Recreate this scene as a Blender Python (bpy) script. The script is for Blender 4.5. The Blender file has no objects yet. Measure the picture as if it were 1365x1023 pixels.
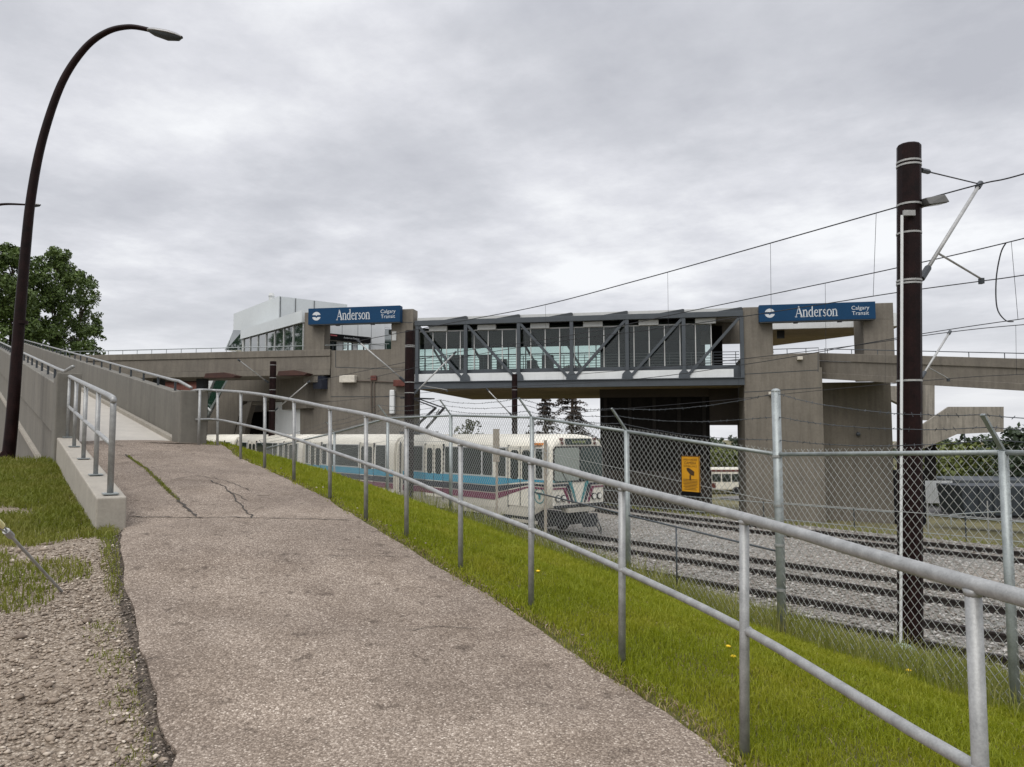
import bpy, math, random
import numpy as np
from mathutils import Vector
random.seed(7); rng = np.random.default_rng(7)
sc = bpy.context.scene
COL = sc.collection
V = Vector
# ------------------------------------------------------------------ camera model (used to size things from known depths)
F = 1000.0; CX, CY = 682.5, 511.5; CAMZ = 3.4
PITCH = math.atan(0.0685); CP, SP = math.cos(PITCH), math.sin(PITCH)
def kg(px, py):
    u = (px-CX)/F; v = (CY-py)/F; dy = CP - v*SP
    return u/dy, (SP+v*CP)/dy
def P(px, py, Y):
    k, g = kg(px, py); return V((k*Y, Y, CAMZ+g*Y))
def proj(p):
    x, y, z = p[0], p[1], p[2]-CAMZ
    f = y*CP+z*SP; up = -y*SP+z*CP
    return CX+F*x/f, CY-F*up/f
class Fr:
    """horizontal frame: a along ax, w along ay, z up"""
    def __init__(s, O, ax):
        s.O = V((O[0], O[1])); s.ax = V(ax).normalized(); s.ay = V((-s.ax.y, s.ax.x))
        if s.ay.y < 0: s.ay = -s.ay
    def w(s, a, w, z):
        p = s.O + a*s.ax + w*s.ay; return V((p.x, p.y, z))
    def q(s, px, py, w=0.0):
        k, g = kg(px, py)
        Y = (w + s.O.dot(s.ay))/(k*s.ay.x + s.ay.y)
        X = k*Y
        return (X-s.O.x)*s.ax.x+(Y-s.O.y)*s.ax.y, CAMZ+g*Y
    def qa(s, px, a):
        """depth w at given a for pixel column"""
        k, _ = kg(px, 580)
        # O + a ax + w ay ; x = k y
        n = s.O + a*s.ax
        return (n.x-k*n.y)/(k*s.ay.y-s.ay.x)
WF = Fr((0, 0), (1, 0))
# ------------------------------------------------------------------ mesh builder
class MB:
    def __init__(s): s.v = []; s.f = []
    def add(s, vs, fs):
        n = len(s.v); s.v += [tuple(p) for p in vs]; s.f += [tuple(i+n for i in f) for f in fs]; return s
    def hexa(s, b, t):
        return s.add(list(b)+list(t), [(3,2,1,0),(4,5,6,7),(0,1,5,4),(1,2,6,5),(2,3,7,6),(3,0,4,7)])
    def box(s, fr, a0, a1, w0, w1, z0, z1):
        q = [(a0,w0),(a1,w0),(a1,w1),(a0,w1)]
        return s.hexa([fr.w(a,w,z0) for a,w in q], [fr.w(a,w,z1) for a,w in q])
    def prism(s, fr, poly, w0, w1):
        n = len(poly)
        vs = [fr.w(a,w0,z) for a,z in poly]+[fr.w(a,w1,z) for a,z in poly]
        fs = [tuple(range(n)), tuple(range(2*n-1,n-1,-1))]+[(i,i+n,(i+1)%n+n,(i+1)%n) for i in range(n)]
        return s.add(vs, fs)
    def plan(s, pts, z0, z1):
        n = len(pts)
        vs = [(x,y,z0) for x,y in pts]+[(x,y,z1) for x,y in pts]
        return s.add(vs, [tuple(range(n-1,-1,-1)), tuple(range(n,2*n))]+[(i,(i+1)%n,(i+1)%n+n,i+n) for i in range(n)])
    def bar(s, p, q, w, h=None, up=V((0,0,1))):
        h = h or w; p = V(p); q = V(q); d = (q-p).normalized()
        sd = d.cross(up)
        if sd.length < 1e-4: sd = d.cross(V((1,0,0)))
        sd.normalize(); uu = sd.cross(d)
        o = [(-1,-1),(1,-1),(1,1),(-1,1)]
        return s.hexa([p+sd*(x*w/2)+uu*(y*h/2) for x,y in o], [q+sd*(x*w/2)+uu*(y*h/2) for x,y in o])
    def tube(s, pts, r, n=8, caps=True):
        pts = [V(p) for p in pts]; m = len(pts)
        rs = r if isinstance(r, (list,tuple)) else [r]*m
        vs = []; N = None
        for i,p in enumerate(pts):
            d = (pts[min(i+1,m-1)]-pts[max(i-1,0)]).normalized()
            if N is None:
                N = d.cross(V((0,0,1)))
                if N.length < 1e-3: N = d.cross(V((1,0,0)))
            N = N - d*N.dot(d); N.normalize(); B = d.cross(N)
            for j in range(n):
                t = 2*math.pi*j/n; vs.append(p+(N*math.cos(t)+B*math.sin(t))*rs[i])
        fs = [(i*n+j, i*n+(j+1)%n, (i+1)*n+(j+1)%n, (i+1)*n+j) for i in range(m-1) for j in range(n)]
        if caps: fs += [tuple(range(n-1,-1,-1)), tuple(range((m-1)*n, m*n))]
        return s.add(vs, fs)
    def grid(s, rows):
        m, n = len(rows), len(rows[0])
        return s.add([p for r in rows for p in r], [(i*n+j, i*n+j+1, (i+1)*n+j+1, (i+1)*n+j) for i in range(m-1) for j in range(n-1)])
    def sphere(s, c, r, n=8, m=6, sq=(1,1,1)):
        vs = []; 
        for i in range(m+1):
            th = math.pi*i/m
            for j in range(n):
                ph = 2*math.pi*j/n
                vs.append((c[0]+r*sq[0]*math.sin(th)*math.cos(ph), c[1]+r*sq[1]*math.sin(th)*math.sin(ph), c[2]+r*sq[2]*math.cos(th)))
        return s.add(vs, [(i*n+j,(i+1)*n+j,(i+1)*n+(j+1)%n,i*n+(j+1)%n) for i in range(m) for j in range(n)])
WL = {}
def tag(o, label=None, cat=None, group=None, kind=None):
    if label: o['label'] = label
    if cat: o['category'] = cat
    if group: o['group'] = group
    if kind: o['kind'] = kind
    return o
def E(name, loc, label, cat, group=None):
    o = bpy.data.objects.new(name, None); COL.objects.link(o); o.location = loc; o.empty_display_size = .3
    WL[o.name] = V(loc); return tag(o, label, cat, group)
def build(mb, name, mat, parent=None, smooth=False, bevel=0, label=None, cat=None, group=None, kind=None, recalc=True):
    arr = np.array(mb.v, dtype=float)
    if parent is not None: base = WL[parent.name]
    else:
        lo, hi = arr.min(0), arr.max(0)
        base = V(((lo[0]+hi[0])/2, (lo[1]+hi[1])/2, lo[2]))
        if kind == 'structure': base = V((0,0,0))
    arr = arr - np.array(base)
    me = bpy.data.meshes.new(name); me.from_pydata(arr.tolist(), [], mb.f)
    if recalc:
        import bmesh
        bm = bmesh.new(); bm.from_mesh(me); bmesh.ops.recalc_face_normals(bm, faces=bm.faces); bm.to_mesh(me); bm.free()
    if smooth: me.polygons.foreach_set('use_smooth', [True]*len(me.polygons))
    me.update()
    o = bpy.data.objects.new(name, me); COL.objects.link(o)
    if parent is not None: o.parent = parent
    else: o.location = base
    WL[o.name] = base
    if mat: me.materials.append(mat)
    if bevel:
        b = o.modifiers.new('bevel', 'BEVEL'); b.width = bevel; b.segments = 2; b.limit_method = 'ANGLE'; b.angle_limit = .6
    return tag(o, label, cat, group, kind)
def tri_mesh(verts, tris, name, mat, parent=None, **kw):
    """fast numpy triangle mesh (absolute coordinates)"""
    if parent is not None: base = np.array(WL[parent.name])
    elif kw.get('kind') in ('stuff','structure'): base = np.zeros(3)
    else:
        lo, hi = verts.min(0), verts.max(0); base = np.array([(lo[0]+hi[0])/2, (lo[1]+hi[1])/2, lo[2]])
    me = bpy.data.meshes.new(name); nv, nt = len(verts), len(tris)
    me.vertices.add(nv); me.vertices.foreach_set('co', (verts-base).astype(np.float32).ravel())
    me.loops.add(nt*3); me.loops.foreach_set('vertex_index', tris.astype(np.int32).ravel())
    me.polygons.add(nt); me.polygons.foreach_set('loop_start', np.arange(0,nt*3,3,dtype=np.int32))
    me.update(calc_edges=True); me.validate()
    o = bpy.data.objects.new(name, me); COL.objects.link(o); o.parent = parent
    if parent is None: o.location = base
    WL[o.name] = V(base)
    me.materials.append(mat); return tag(o, **kw)
def text_mb(body, size, fr, a, w, z, align='CENTER', weight=0.0, thick=.01, sx=1.0):
    """lettering laid in the a-z plane of a frame, facing -w"""
    cu = bpy.data.curves.new('txt','FONT'); cu.body = body; cu.size = size; cu.align_x = align; cu.align_y = 'CENTER'
    cu.offset = weight; cu.resolution_u = 3
    to = bpy.data.objects.new('txt', cu); COL.objects.link(to)
    dg = bpy.context.evaluated_depsgraph_get(); dg.update()
    me = bpy.data.meshes.new_from_object(to.evaluated_get(dg))
    mb = MB()
    mb.add([fr.w(a+v.co.x*sx, w, z+v.co.y) for v in me.vertices], [tuple(p.vertices) for p in me.polygons])
    bpy.data.objects.remove(to); bpy.data.curves.remove(cu); bpy.data.meshes.remove(me)
    return mb
def crom(pts, n=6):
    pts = [V(p) for p in pts]; out = []
    for i in range(len(pts)-1):
        p0 = pts[max(i-1,0)]; p1 = pts[i]; p2 = pts[i+1]; p3 = pts[min(i+2,len(pts)-1)]
        for k in range(n):
            t = k/n
            out.append(.5*((2*p1)+(p2-p0)*t+(2*p0-5*p1+4*p2-p3)*t*t+(3*p1-p0-3*p2+p3)*t**3))
    return out+[pts[-1]]
# ------------------------------------------------------------------ materials
def mk(name):
    m = bpy.data.materials.new(name); m.use_nodes = True
    nt = m.node_tree; b = nt.nodes['Principled BSDF']; return m, nt, b
def node(nt, t, **kw):
    n = nt.nodes.new(t)
    for k,v in kw.items():
        if k in n.inputs: n.inputs[k].default_value = v
        else: setattr(n, k, v)
    return n
def coords(nt, scale=(1,1,1), kind='Object'):
    tc = node(nt,'ShaderNodeTexCoord'); mp = node(nt,'ShaderNodeMapping'); mp.inputs['Scale'].default_value = scale
    nt.links.new(tc.outputs[kind], mp.inputs[0]); return mp.outputs[0]
def wcoords(nt, scale=(1,1,1)):
    g = node(nt,'ShaderNodeNewGeometry'); mp = node(nt,'ShaderNodeMapping'); mp.inputs['Scale'].default_value = scale
    nt.links.new(g.outputs['Position'], mp.inputs[0]); return mp.outputs[0]
def noise(nt, co, scale, detail=4, rough=.6):
    n = node(nt,'ShaderNodeTexNoise'); n.inputs['Scale'].default_value = scale; n.inputs['Detail'].default_value = detail; n.inputs['Roughness'].default_value = rough
    nt.links.new(co, n.inputs['Vector']); return n.outputs['Fac']
def ramp(nt, fac, stops):
    r = node(nt,'ShaderNodeValToRGB'); e = r.color_ramp.elements
    while len(e) < len(stops): e.new(.5)
    for i,(p,c) in enumerate(stops):
        e[i].position = p; e[i].color = (*c,1) if len(c)==3 else c
    nt.links.new(fac, r.inputs[0]); return r.outputs[0]
def mix(nt, a, b, fac, mode='MIX'):
    m = node(nt,'ShaderNodeMix'); m.data_type='RGBA'; m.blend_type=mode
    def put(s, x):
        if isinstance(x,(tuple,list)): m.inputs[s].default_value = (*x,1) if len(x)==3 else x
        elif isinstance(x,(int,float)): m.inputs[s].default_value = x
        else: nt.links.new(x, m.inputs[s])
    put(0,fac); put(6,a); put(7,b); return m.outputs[2]
def bump(nt, b, h, strength=.3, dist=.01):
    n = node(nt,'ShaderNodeBump'); n.inputs['Strength'].default_value = strength; n.inputs['Distance'].default_value = dist
    nt.links.new(h, n.inputs['Height']); nt.links.new(n.outputs[0], b.inputs['Normal'])
def sc3(c, k): return tuple(min(1,x*k) for x in c)
MATS = {}
def M(name, col, rough=.7, metal=0, var=.18, scale=3.0, bmp=0, bscale=40, streak=0, spec=.5):
    if name in MATS: return MATS[name]
    m, nt, b = mk(name); b.inputs['Roughness'].default_value = rough; b.inputs['Metallic'].default_value = metal
    b.inputs['Specular IOR Level'].default_value = spec
    co = wcoords(nt)
    n1 = noise(nt, co, scale, 6)
    c = ramp(nt, n1, [(.3, sc3(col,1-var)), (.7, sc3(col,1+var))]); fine = noise(nt, co, scale*9, 3); c = mix(nt, c, ramp(nt, fine, [(.35,(1-var*.5,)*3),(.65,(1+var*.4,)*3)]), 1.0, 'MULTIPLY')
    if streak:
        co2 = wcoords(nt, (2.2,2.2,.18)); n2 = noise(nt, co2, 2.0, 5, .65)
        f = ramp(nt, n2, [(.42,(1,1,1)),(.75,(1-streak,)*3)])
        c = mix(nt, c, f, 1.0, 'MULTIPLY')
    nt.links.new(c, b.inputs['Base Color'])
    n3 = noise(nt, co, bscale, 3)
    if bmp: bump(nt, b, n3, bmp, .01)
    rr = ramp(nt, n1, [(.3,(max(0,rough-.08),)*3),(.7,(min(1,rough+.08),)*3)]); nt.links.new(rr, b.inputs['Roughness'])
    MATS[name] = m; return m
def glass(name, tint, refl=.12, opac=.5, dark=(.01,.014,.014)):
    """glazing: part see-through, part dark, with a fresnel reflection"""
    if name in MATS: return MATS[name]
    m = bpy.data.materials.new(name); m.use_nodes = True; nt = m.node_tree; nt.nodes.clear()
    out = node(nt,'ShaderNodeOutputMaterial'); tr = node(nt,'ShaderNodeBsdfTransparent'); tr.inputs[0].default_value = (*tint,1)
    df = node(nt,'ShaderNodeBsdfDiffuse'); df.inputs[0].default_value = (*dark,1)
    gl = node(nt,'ShaderNodeBsdfGlossy'); gl.inputs['Roughness'].default_value = .04
    m1 = node(nt,'ShaderNodeMixShader'); m1.inputs[0].default_value = opac
    nt.links.new(tr.outputs[0], m1.inputs[1]); nt.links.new(df.outputs[0], m1.inputs[2])
    fr = node(nt,'ShaderNodeFresnel'); fr.inputs[0].default_value = 1.5
    mth = node(nt,'ShaderNodeMath', operation='ADD'); mth.inputs[1].default_value = refl; nt.links.new(fr.outputs[0], mth.inputs[0])
    m2 = node(nt,'ShaderNodeMixShader'); nt.links.new(mth.outputs[0], m2.inputs[0]); nt.links.new(m1.outputs[0], m2.inputs[1]); nt.links.new(gl.outputs[0], m2.inputs[2])
    nt.links.new(m2.outputs[0], out.inputs[0]); MATS[name] = m; return m

m_conc = M('stucco_concrete', (.188,.168,.139), .9, var=.13, scale=.9, bmp=.15, bscale=60, streak=.27)
m_conc2 = M('ramp_concrete', (.175,.165,.142), .9, var=.12, scale=1.4, bmp=.15, bscale=60, streak=.25)
m_conc_lt = M('pale_concrete', (.35,.322,.275), .9, var=.12, scale=4, bmp=.2, bscale=90)
m_deck = M('deck_concrete', (.50,.47,.42), .9, var=.08, scale=2)
m_conc_st = M('stained_concrete', (.30,.275,.235), .9, var=.15, scale=1.5, streak=.5)
m_dkbeam = M('dark_underside', (.014,.0125,.0115), .95, var=.3, scale=1, spec=.1)  # shade under the bridge is put into this near-black colour
m_soffit = M('brown_soffit', (.36,.28,.20), .85, var=.25, scale=.5)
m_galv = M('galvanised_steel', (.34,.345,.34), .5, metal=.4, var=.22, scale=14, bmp=.05, bscale=80)
m_galv_dk = M('fence_galvanised', (.33,.36,.36), .5, metal=.5, var=.2, scale=10)
m_wire = M('fence_wire', (.40,.41,.40), .5, metal=.35, var=.1, scale=4)
m_steel = M('painted_grey_steel', (.060,.071,.082), .5, var=.12, scale=2)
m_steel_dk = M('dark_grey_steel', (.04,.047,.054), .5, var=.12)
m_white = M('white_panel', (.72,.74,.74), .45, var=.04, scale=1.2, streak=.08)
m_roofwh = M('white_cladding', (.66,.70,.71), .35, var=.05, scale=.6)
m_fascia = M('grey_fascia', (.55,.56,.55), .5, var=.06)
m_pole = M('maroon_pole', (.0135,.0052,.0050), .5, var=.55, scale=5, spec=.14, streak=.35)
m_lamp = M('lamp_head_grey', (.33,.33,.33), .4, metal=.3)
m_black = M('black_rubber', (.012,.012,.013), .6)
m_blue = M('sign_blue', (.006,.046,.115), .5, var=.06, scale=1, spec=.2)
m_letter = M('sign_white', (.60,.63,.66), .6, var=.02)
m_signblk = M('sign_black', (.006,.006,.007), .5, spec=.1)
m_red = M('rust_red_paint', (.115,.030,.020), .6, var=.3, scale=3)
m_cream = M('cream_paint', (.62,.58,.50), .6, var=.12, scale=5)
m_brick = M('red_brick', (.22,.09,.07), .9, var=.2, scale=6)
m_trainw = M('train_white', (.78,.745,.645), .38, var=.07, scale=1.5, streak=.12)
m_skirt = M('train_skirt', (.50,.47,.40), .55, var=.12, scale=2, streak=.2)
m_tblue = M('train_light_blue', (.03,.29,.44), .4, var=.06)
m_tteal = M('train_teal', (.055,.22,.235), .4, var=.06)
m_navy = M('train_navy', (.016,.02,.035), .4, var=.08)
m_purple = M('train_purple', (.15,.018,.06), .4, var=.08)
m_under = M('underframe', (.022,.023,.027), .7, var=.3)
m_rail = M('rail_steel', (.035,.028,.025), .55, metal=.3, var=.3, scale=8)
m_tie = M('tie_wood', (.05,.042,.036), .9, var=.3, scale=8)
m_yellow = M('notice_yellow', (.62,.29,.006), .5, var=.08, scale=8)
m_ink = M('notice_ink', (.05,.022,.004), .6)
m_chrome = M('headlight_glass', (.75,.75,.72), .15, metal=.6)
m_amber = M('amber_lens', (.65,.22,.03), .3)
m_cable = M('cable_black', (.012,.013,.016), .5)
m_insul = M('bracket_tube', (.38,.38,.37), .5, metal=.3)
m_tan = M('weathered_post', (.33,.29,.235), .85, var=.2, scale=8)
m_tg = glass('train_glass', (.55,.62,.60), .03, .8, (.018,.028,.027))
m_tgl = glass('train_glass_pale', (.6,.65,.62), .10, .95, (.32,.365,.345))
m_bg = glass('bridge_glass', (.88,.945,.925), .0, .03, (.02,.03,.03))
m_hg = glass('headhouse_glass', (.35,.5,.42), .30, .70, (.03,.06,.05))
m_gg = glass('green_glass', (.25,.45,.33), .10, .65, (.03,.08,.055))
m_bark = M('bark', (.075,.055,.04), .95, var=.35, scale=12, bmp=.4, bscale=30)
def leafmat(name, c1, c2):
    m, nt, b = mk(name); co = wcoords(nt)
    n = noise(nt, co, 1.7, 8, .75); c = ramp(nt, n, [(.32,c1),(.68,c2)]); nt.links.new(c, b.inputs['Base Color'])
    b.inputs['Roughness'].default_value = .6; MATS[name] = m
    b.inputs['Subsurface Weight'].default_value = 0
    return m
m_leaf = leafmat('poplar_leaf', (.032,.062,.011), (.135,.195,.038))
m_leaf2 = leafmat('shrub_leaf', (.05,.075,.012), (.17,.19,.035))
m_leaf3 = leafmat('dark_leaf', (.015,.03,.012), (.05,.075,.03))
m_needle = leafmat('pine_needle', (.03,.022,.016), (.075,.055,.04))
def grassmat(name, c1, c2, c3):
    m, nt, b = mk(name); co = wcoords(nt)
    n1 = noise(nt, co, 160, 2); n2 = noise(nt, co, 1.1, 6, .7)
    a = ramp(nt, n1, [(.3,c1),(.7,c2)]); f = ramp(nt, n2, [(.45,(0,0,0)),(.7,(1,1,1))])
    nt.links.new(mix(nt, a, c3, mix(nt,(0,0,0),f,.8)), b.inputs['Base Color']); b.inputs['Roughness'].default_value = .65
    # thin blades pass some light
    tl = node(nt,'ShaderNodeBsdfTranslucent'); nt.links.new(a, tl.inputs[0])
    ms = node(nt,'ShaderNodeMixShader'); ms.inputs[0].default_value = .35
    out = nt.nodes['Material Output']; nt.links.new(b.outputs[0], ms.inputs[1]); nt.links.new(tl.outputs[0], ms.inputs[2]); nt.links.new(ms.outputs[0], out.inputs[0])
    return m
m_lawn = grassmat('lawn_blade', (.15,.195,.005), (.345,.375,.014), (.40,.37,.035))
m_tall = grassmat('tall_blade', (.12,.155,.02), (.29,.30,.06), (.40,.34,.15))
m_weed = grassmat('rough_blade', (.10,.135,.008), (.24,.255,.03), (.32,.28,.08))
def groundmat(name, stones, base, scale, bs=.5, patch=None, dist=.02, wscale=.6):
    """loose stone: voronoi cells each with its own shade"""
    m, nt, b = mk(name); co = wcoords(nt); b.inputs['Roughness'].default_value = .92
    vo = node(nt,'ShaderNodeTexVoronoi'); vo.inputs['Scale'].default_value = scale; nt.links.new(co, vo.inputs['Vector'])
    sep = node(nt,'ShaderNodeSeparateColor'); nt.links.new(vo.outputs['Color'], sep.inputs[0])
    c = ramp(nt, sep.outputs[0], stones)
    d = ramp(nt, vo.outputs['Distance'], [(.25,(1,1,1)),(.75,(.35,.33,.3))])
    c = mix(nt, c, d, .75, 'MULTIPLY')
    n = noise(nt, co, wscale, 5); f = ramp(nt, n, [(.35,(0,0,0)),(.65,(1,1,1))])
    c2 = mix(nt, c, base, .5); c = mix(nt, c, c2, f)
    if patch:
        n = noise(nt, co, patch[1], 6, .7); f = ramp(nt, n, [(patch[2],(0,0,0)),(patch[2]+.08,(1,1,1))]); c = mix(nt, c, patch[0], f)
    nt.links.new(c, b.inputs['Base Color'])
    inv = ramp(nt, vo.outputs['Distance'], [(0,(1,1,1)),(.8,(0,0,0))]); bump(nt, b, inv, bs, dist)
    return m
m_ballast = groundmat('ballast', [(.0,(.17,.17,.16)),(.5,(.31,.305,.285)),(1,(.50,.49,.46))], (.33,.265,.205), 20, .8, dist=.05, wscale=.25)
m_gravel = groundmat('gravel', [(.0,(.17,.132,.098)),(.5,(.32,.258,.198)),(1,(.56,.485,.40))], (.28,.22,.165), 70, .7, dist=.012)
m_edge = groundmat('edge_soil_shade', [(0,(.05,.038,.028)),(.6,(.11,.087,.065)),(.85,(.21,.17,.135)),(1,(.38,.32,.26))], (.08,.062,.046), 60, .8, dist=.012, wscale=4)  # stony soil, darkened in colour for the shade of the path step
m_soil = groundmat('soil', [(0,(.09,.075,.025)),(1,(.17,.15,.05))], (.11,.13,.02), 60, .6, dist=.01)
m_bank = groundmat('dry_bank', [(0,(.13,.11,.05)),(1,(.28,.23,.13))], (.17,.16,.06), 30, .5)
m_ground = groundmat('rough_ground', [(0,(.10,.10,.03)),(1,(.20,.18,.07))], (.20,.17,.09), 3, .3, wscale=.2)
m_lot = M('parking_asphalt', (.15,.145,.14), .9, var=.15, scale=.5)
# worn asphalt: exposed pale aggregate in a brown-grey binder
def asphalt():
    m, nt, b = mk('worn_asphalt'); co = wcoords(nt); b.inputs['Roughness'].default_value = .88
    vo = node(nt,'ShaderNodeTexVoronoi'); vo.inputs['Scale'].default_value = 105; nt.links.new(co, vo.inputs['Vector'])
    sep = node(nt,'ShaderNodeSeparateColor'); nt.links.new(vo.outputs['Color'], sep.inputs[0])
    c = ramp(nt, sep.outputs[0], [(.0,(.175,.138,.108)),(.35,(.262,.213,.171)),(.7,(.35,.292,.238)),(.93,(.455,.39,.328)),(1,(.66,.59,.51))])
    d = ramp(nt, vo.outputs['Distance'], [(.3,(1,1,1)),(.75,(.45,.42,.4))]); c = mix(nt, c, d, .7, 'MULTIPLY')
    n = noise(nt, co, .9, 6, .6); c = mix(nt, c, ramp(nt, n, [(.3,(.80,.78,.77)),(.7,(1.10,1.09,1.08))]), 1, 'MULTIPLY')
    n = noise(nt, co, 7, 3, .55); c = mix(nt, c, ramp(nt, n, [(.62,(1,1,1)),(.70,(.58,.56,.54))]), 1, 'MULTIPLY'); n = noise(nt, co, 2.2, 6, .7); c = mix(nt, c, ramp(nt, n, [(.38,(.83,.81,.79)),(.55,(1.03,1.03,1.03))]), 1, 'MULTIPLY'); n = noise(nt, co, .45, 3, .5); c = mix(nt, c, ramp(nt, n, [(.35,(.88,.87,.86)),(.62,(1.08,1.08,1.07))]), 1, 'MULTIPLY')
    nt.links.new(c, b.inputs['Base Color'])
    inv = ramp(nt, vo.outputs['Distance'], [(0,(1,1,1)),(.8,(0,0,0))]); bump(nt, b, inv, .6, .006); return m
m_asph = asphalt()
m_crack = M('crack_dirt', (.05,.042,.034), .95, var=.3, scale=20)
m_dirt_shade = M('edge_dirt_shade', (.055,.042,.030), .95, var=.4, scale=15, bmp=.4)  # dirt tone that also paints the shade at the path step
# ================================================================== frames of the place
TR = Fr((2.15, 25.7), (-.64, .768))          # train track: a runs away along the track, w to the far side
TN = V((.768, .64)); TD = V((-.64, .768))
def st(s, t, z=0.0):
    p = V((2.15, 25.7)) + TN*s + TD*t; return V((p.x, p.y, z))
def sof(X, Y): return (X-2.15)*.768+(Y-25.7)*.64
BR = Fr((-6.22, 48.25), (.9806, -.196))      # footbridge line
# ================================================================== ground
def dz(d): return CAMZ-d
PX = [(992,1003,690),(829,880,648),(708,805,614),(614,755,590),(542,713,567),(488,687,553),(440,662,544),(392,638,534),(353,622,527),(321,611,523),(290,601,521)]
POSTB = []
for x_,yb_,yt_ in PX:
    Y_ = 1.07/(kg(x_,yt_)[1]-kg(x_,yb_)[1]); POSTB.append(P(x_,yb_,Y_))
POSTB = [V((2.8,-3,1.74)),V((2.12,-.3,1.80)),V((1.72,.95,1.84)),V((1.33,2.2,1.90))]+POSTB+[V((-5.5,13.2,dz(.15))),V((-8,16.8,dz(-.2)))]
def ground_h(x, y):
    """height of the path ground: carried across from the line of railing posts"""
    best = None
    for a,b in zip(POSTB,POSTB[1:]):
        d = (b-a); d.z = 0; t = max(0,min(1,((x-a.x)*d.x+(y-a.y)*d.y)/d.length_squared)); q = a.lerp(b,t); e = (q.x-x)**2+(q.y-y)**2
        if best is None or e < best[0]: best = (e,q.z)
    return best[1]
def ray_ground(px, py, drop=0.0):
    k,g = kg(px,py); lo = None
    for n in range(400):
        Y = 1.5+n*.035; f = CAMZ+g*Y-(ground_h(k*Y,Y)-drop)
        if f < 0: Y -= .0175; break
    return V((k*Y,Y,ground_h(k*Y,Y)-drop))
def resample(pts, n):
    pts = crom(pts,8); L = [0]
    for a,b in zip(pts,pts[1:]): L.append(L[-1]+(b-a).length)
    out = []; k = 0
    for i in range(n):
        t = L[-1]*i/(n-1)
        while k < len(L)-2 and L[k+1] < t: k += 1
        out.append(pts[k].lerp(pts[k+1],(t-L[k])/max(1e-9,L[k+1]-L[k])))
    return out
NP = 120
R_px = [(968,1010),(900,959),(836,914),(786,886),(704,829),(622,779),(567,745),(540,727),(482,693),(455,678),(427,661),(400,647),(360,628),(320,611),(290,601),(262,592)]
L_px = [(226,1023),(220,981),(209,945),(197,886),(184,831),(170,786),(162,741),(161,712)]
Rpts = [V((2.35,-3.4,1.74)),V((1.98,-.2,1.79)),V((1.34,2.0,1.865))]+[ray_ground(*p,.01) for p in R_px]+[V((-6.05,14.1,dz(.12)))]
Lpts = [V((-.1,-3.0,1.70)),V((-.75,-.2,1.73)),V((-1.15,1.8,1.79))]+[ray_ground(*p,.09) for p in L_px]
Lpts += [V((-3.87,7.6,dz(.93))),V((-4.55,8.57,dz(.78))),V((-5.22,9.54,dz(.64))),V((-5.9,10.51,dz(.48))),V((-6.58,11.48,dz(.30))),V((-7.25,12.45,dz(.13))),V((-7.62,12.98,dz(.12)))]
Gk = [(6.4,-2,2.15),(5.6,.8,2.1),(4.5,3.5,2.05),(3.64,5.55,2.0),(3.1,6.9,2.03),(2.72,7.75,2.05),(1.9,9,1.92),(1.46,9.6,1.82),(.9,10.4,1.75),(.27,11.4,1.64),(-.5,12.9,1.56),(-1.13,14,1.5),(-1.9,15,1.45),(-2.7,16,1.55)]
Rext = [(-8.5,17.2,1.0),(-14,24.5,2.4)]; Gext = [(-4.8,20,2.0),(-8.5,26,2.6)]
def pts3(l): return [V((x,y,dz(d))) for x,y,d in l]
NS = 8
Rp, Lp = resample(Rpts,NP), resample(Lpts,NP)
RpX, GpX = resample(Rpts+pts3(Rext),NP), resample(pts3(Gk+Gext),NP)
# asphalt path (slightly crowned, edges a little ragged)
rows = []
for i,(l,r) in enumerate(zip(Lp,Rp)):
    row = []
    for j in range(9):
        f = j/8; p = l.lerp(r, f); p = p + V((0,0,.03*(1-(2*f-1)**2)))
        if j in (0,8):
            k = .008*math.sin(i*.9+j)+.012*math.sin(i*.31+2*j)+random.uniform(-.012,.012); p = p+(r-l).normalized()*k
        row.append(p)
    rows.append(row)
def thick(rows, d):
    m = MB().grid(rows); nr, nc = len(rows), len(rows[0]); nv = len(m.v)
    m.v += [(x,y,z-d) for x,y,z in m.v]
    edge = [(0,j) for j in range(nc)]+[(i,nc-1) for i in range(1,nr)]+[(nr-1,j) for j in range(nc-2,-1,-1)]+[(i,0) for i in range(nr-2,0,-1)]
    idx = [i*nc+j for i,j in edge]
    m.f += [(a,a+nv,b+nv,b) for a,b in zip(idx, idx[1:]+idx[:1])]
    return m
path = build(thick(rows,.06), 'asphalt_path', m_asph, kind='structure', label='worn grey asphalt footpath climbing to the concrete ramp')
from mathutils.bvhtree import BVHTree
PBVH = BVHTree.FromPolygons([tuple(p) for r in rows for p in r], [(i*9+j,i*9+j+1,(i+1)*9+j+1,(i+1)*9+j) for i in range(len(rows)-1) for j in range(8)])
def path_z(p):
    h = PBVH.ray_cast(V((p[0],p[1],50)), V((0,0,-1))); return h[0].z if h[0] else p[2]
def on_path(px, py):
    """point on the path under a pixel"""
    k,g = kg(px,py); h = PBVH.ray_cast(V((0,0,CAMZ)), V((k,1,g)).normalized())
    if h[0]: return h[0]
    return on_path(px+(4 if px < 400 else -4), py+2)
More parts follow.
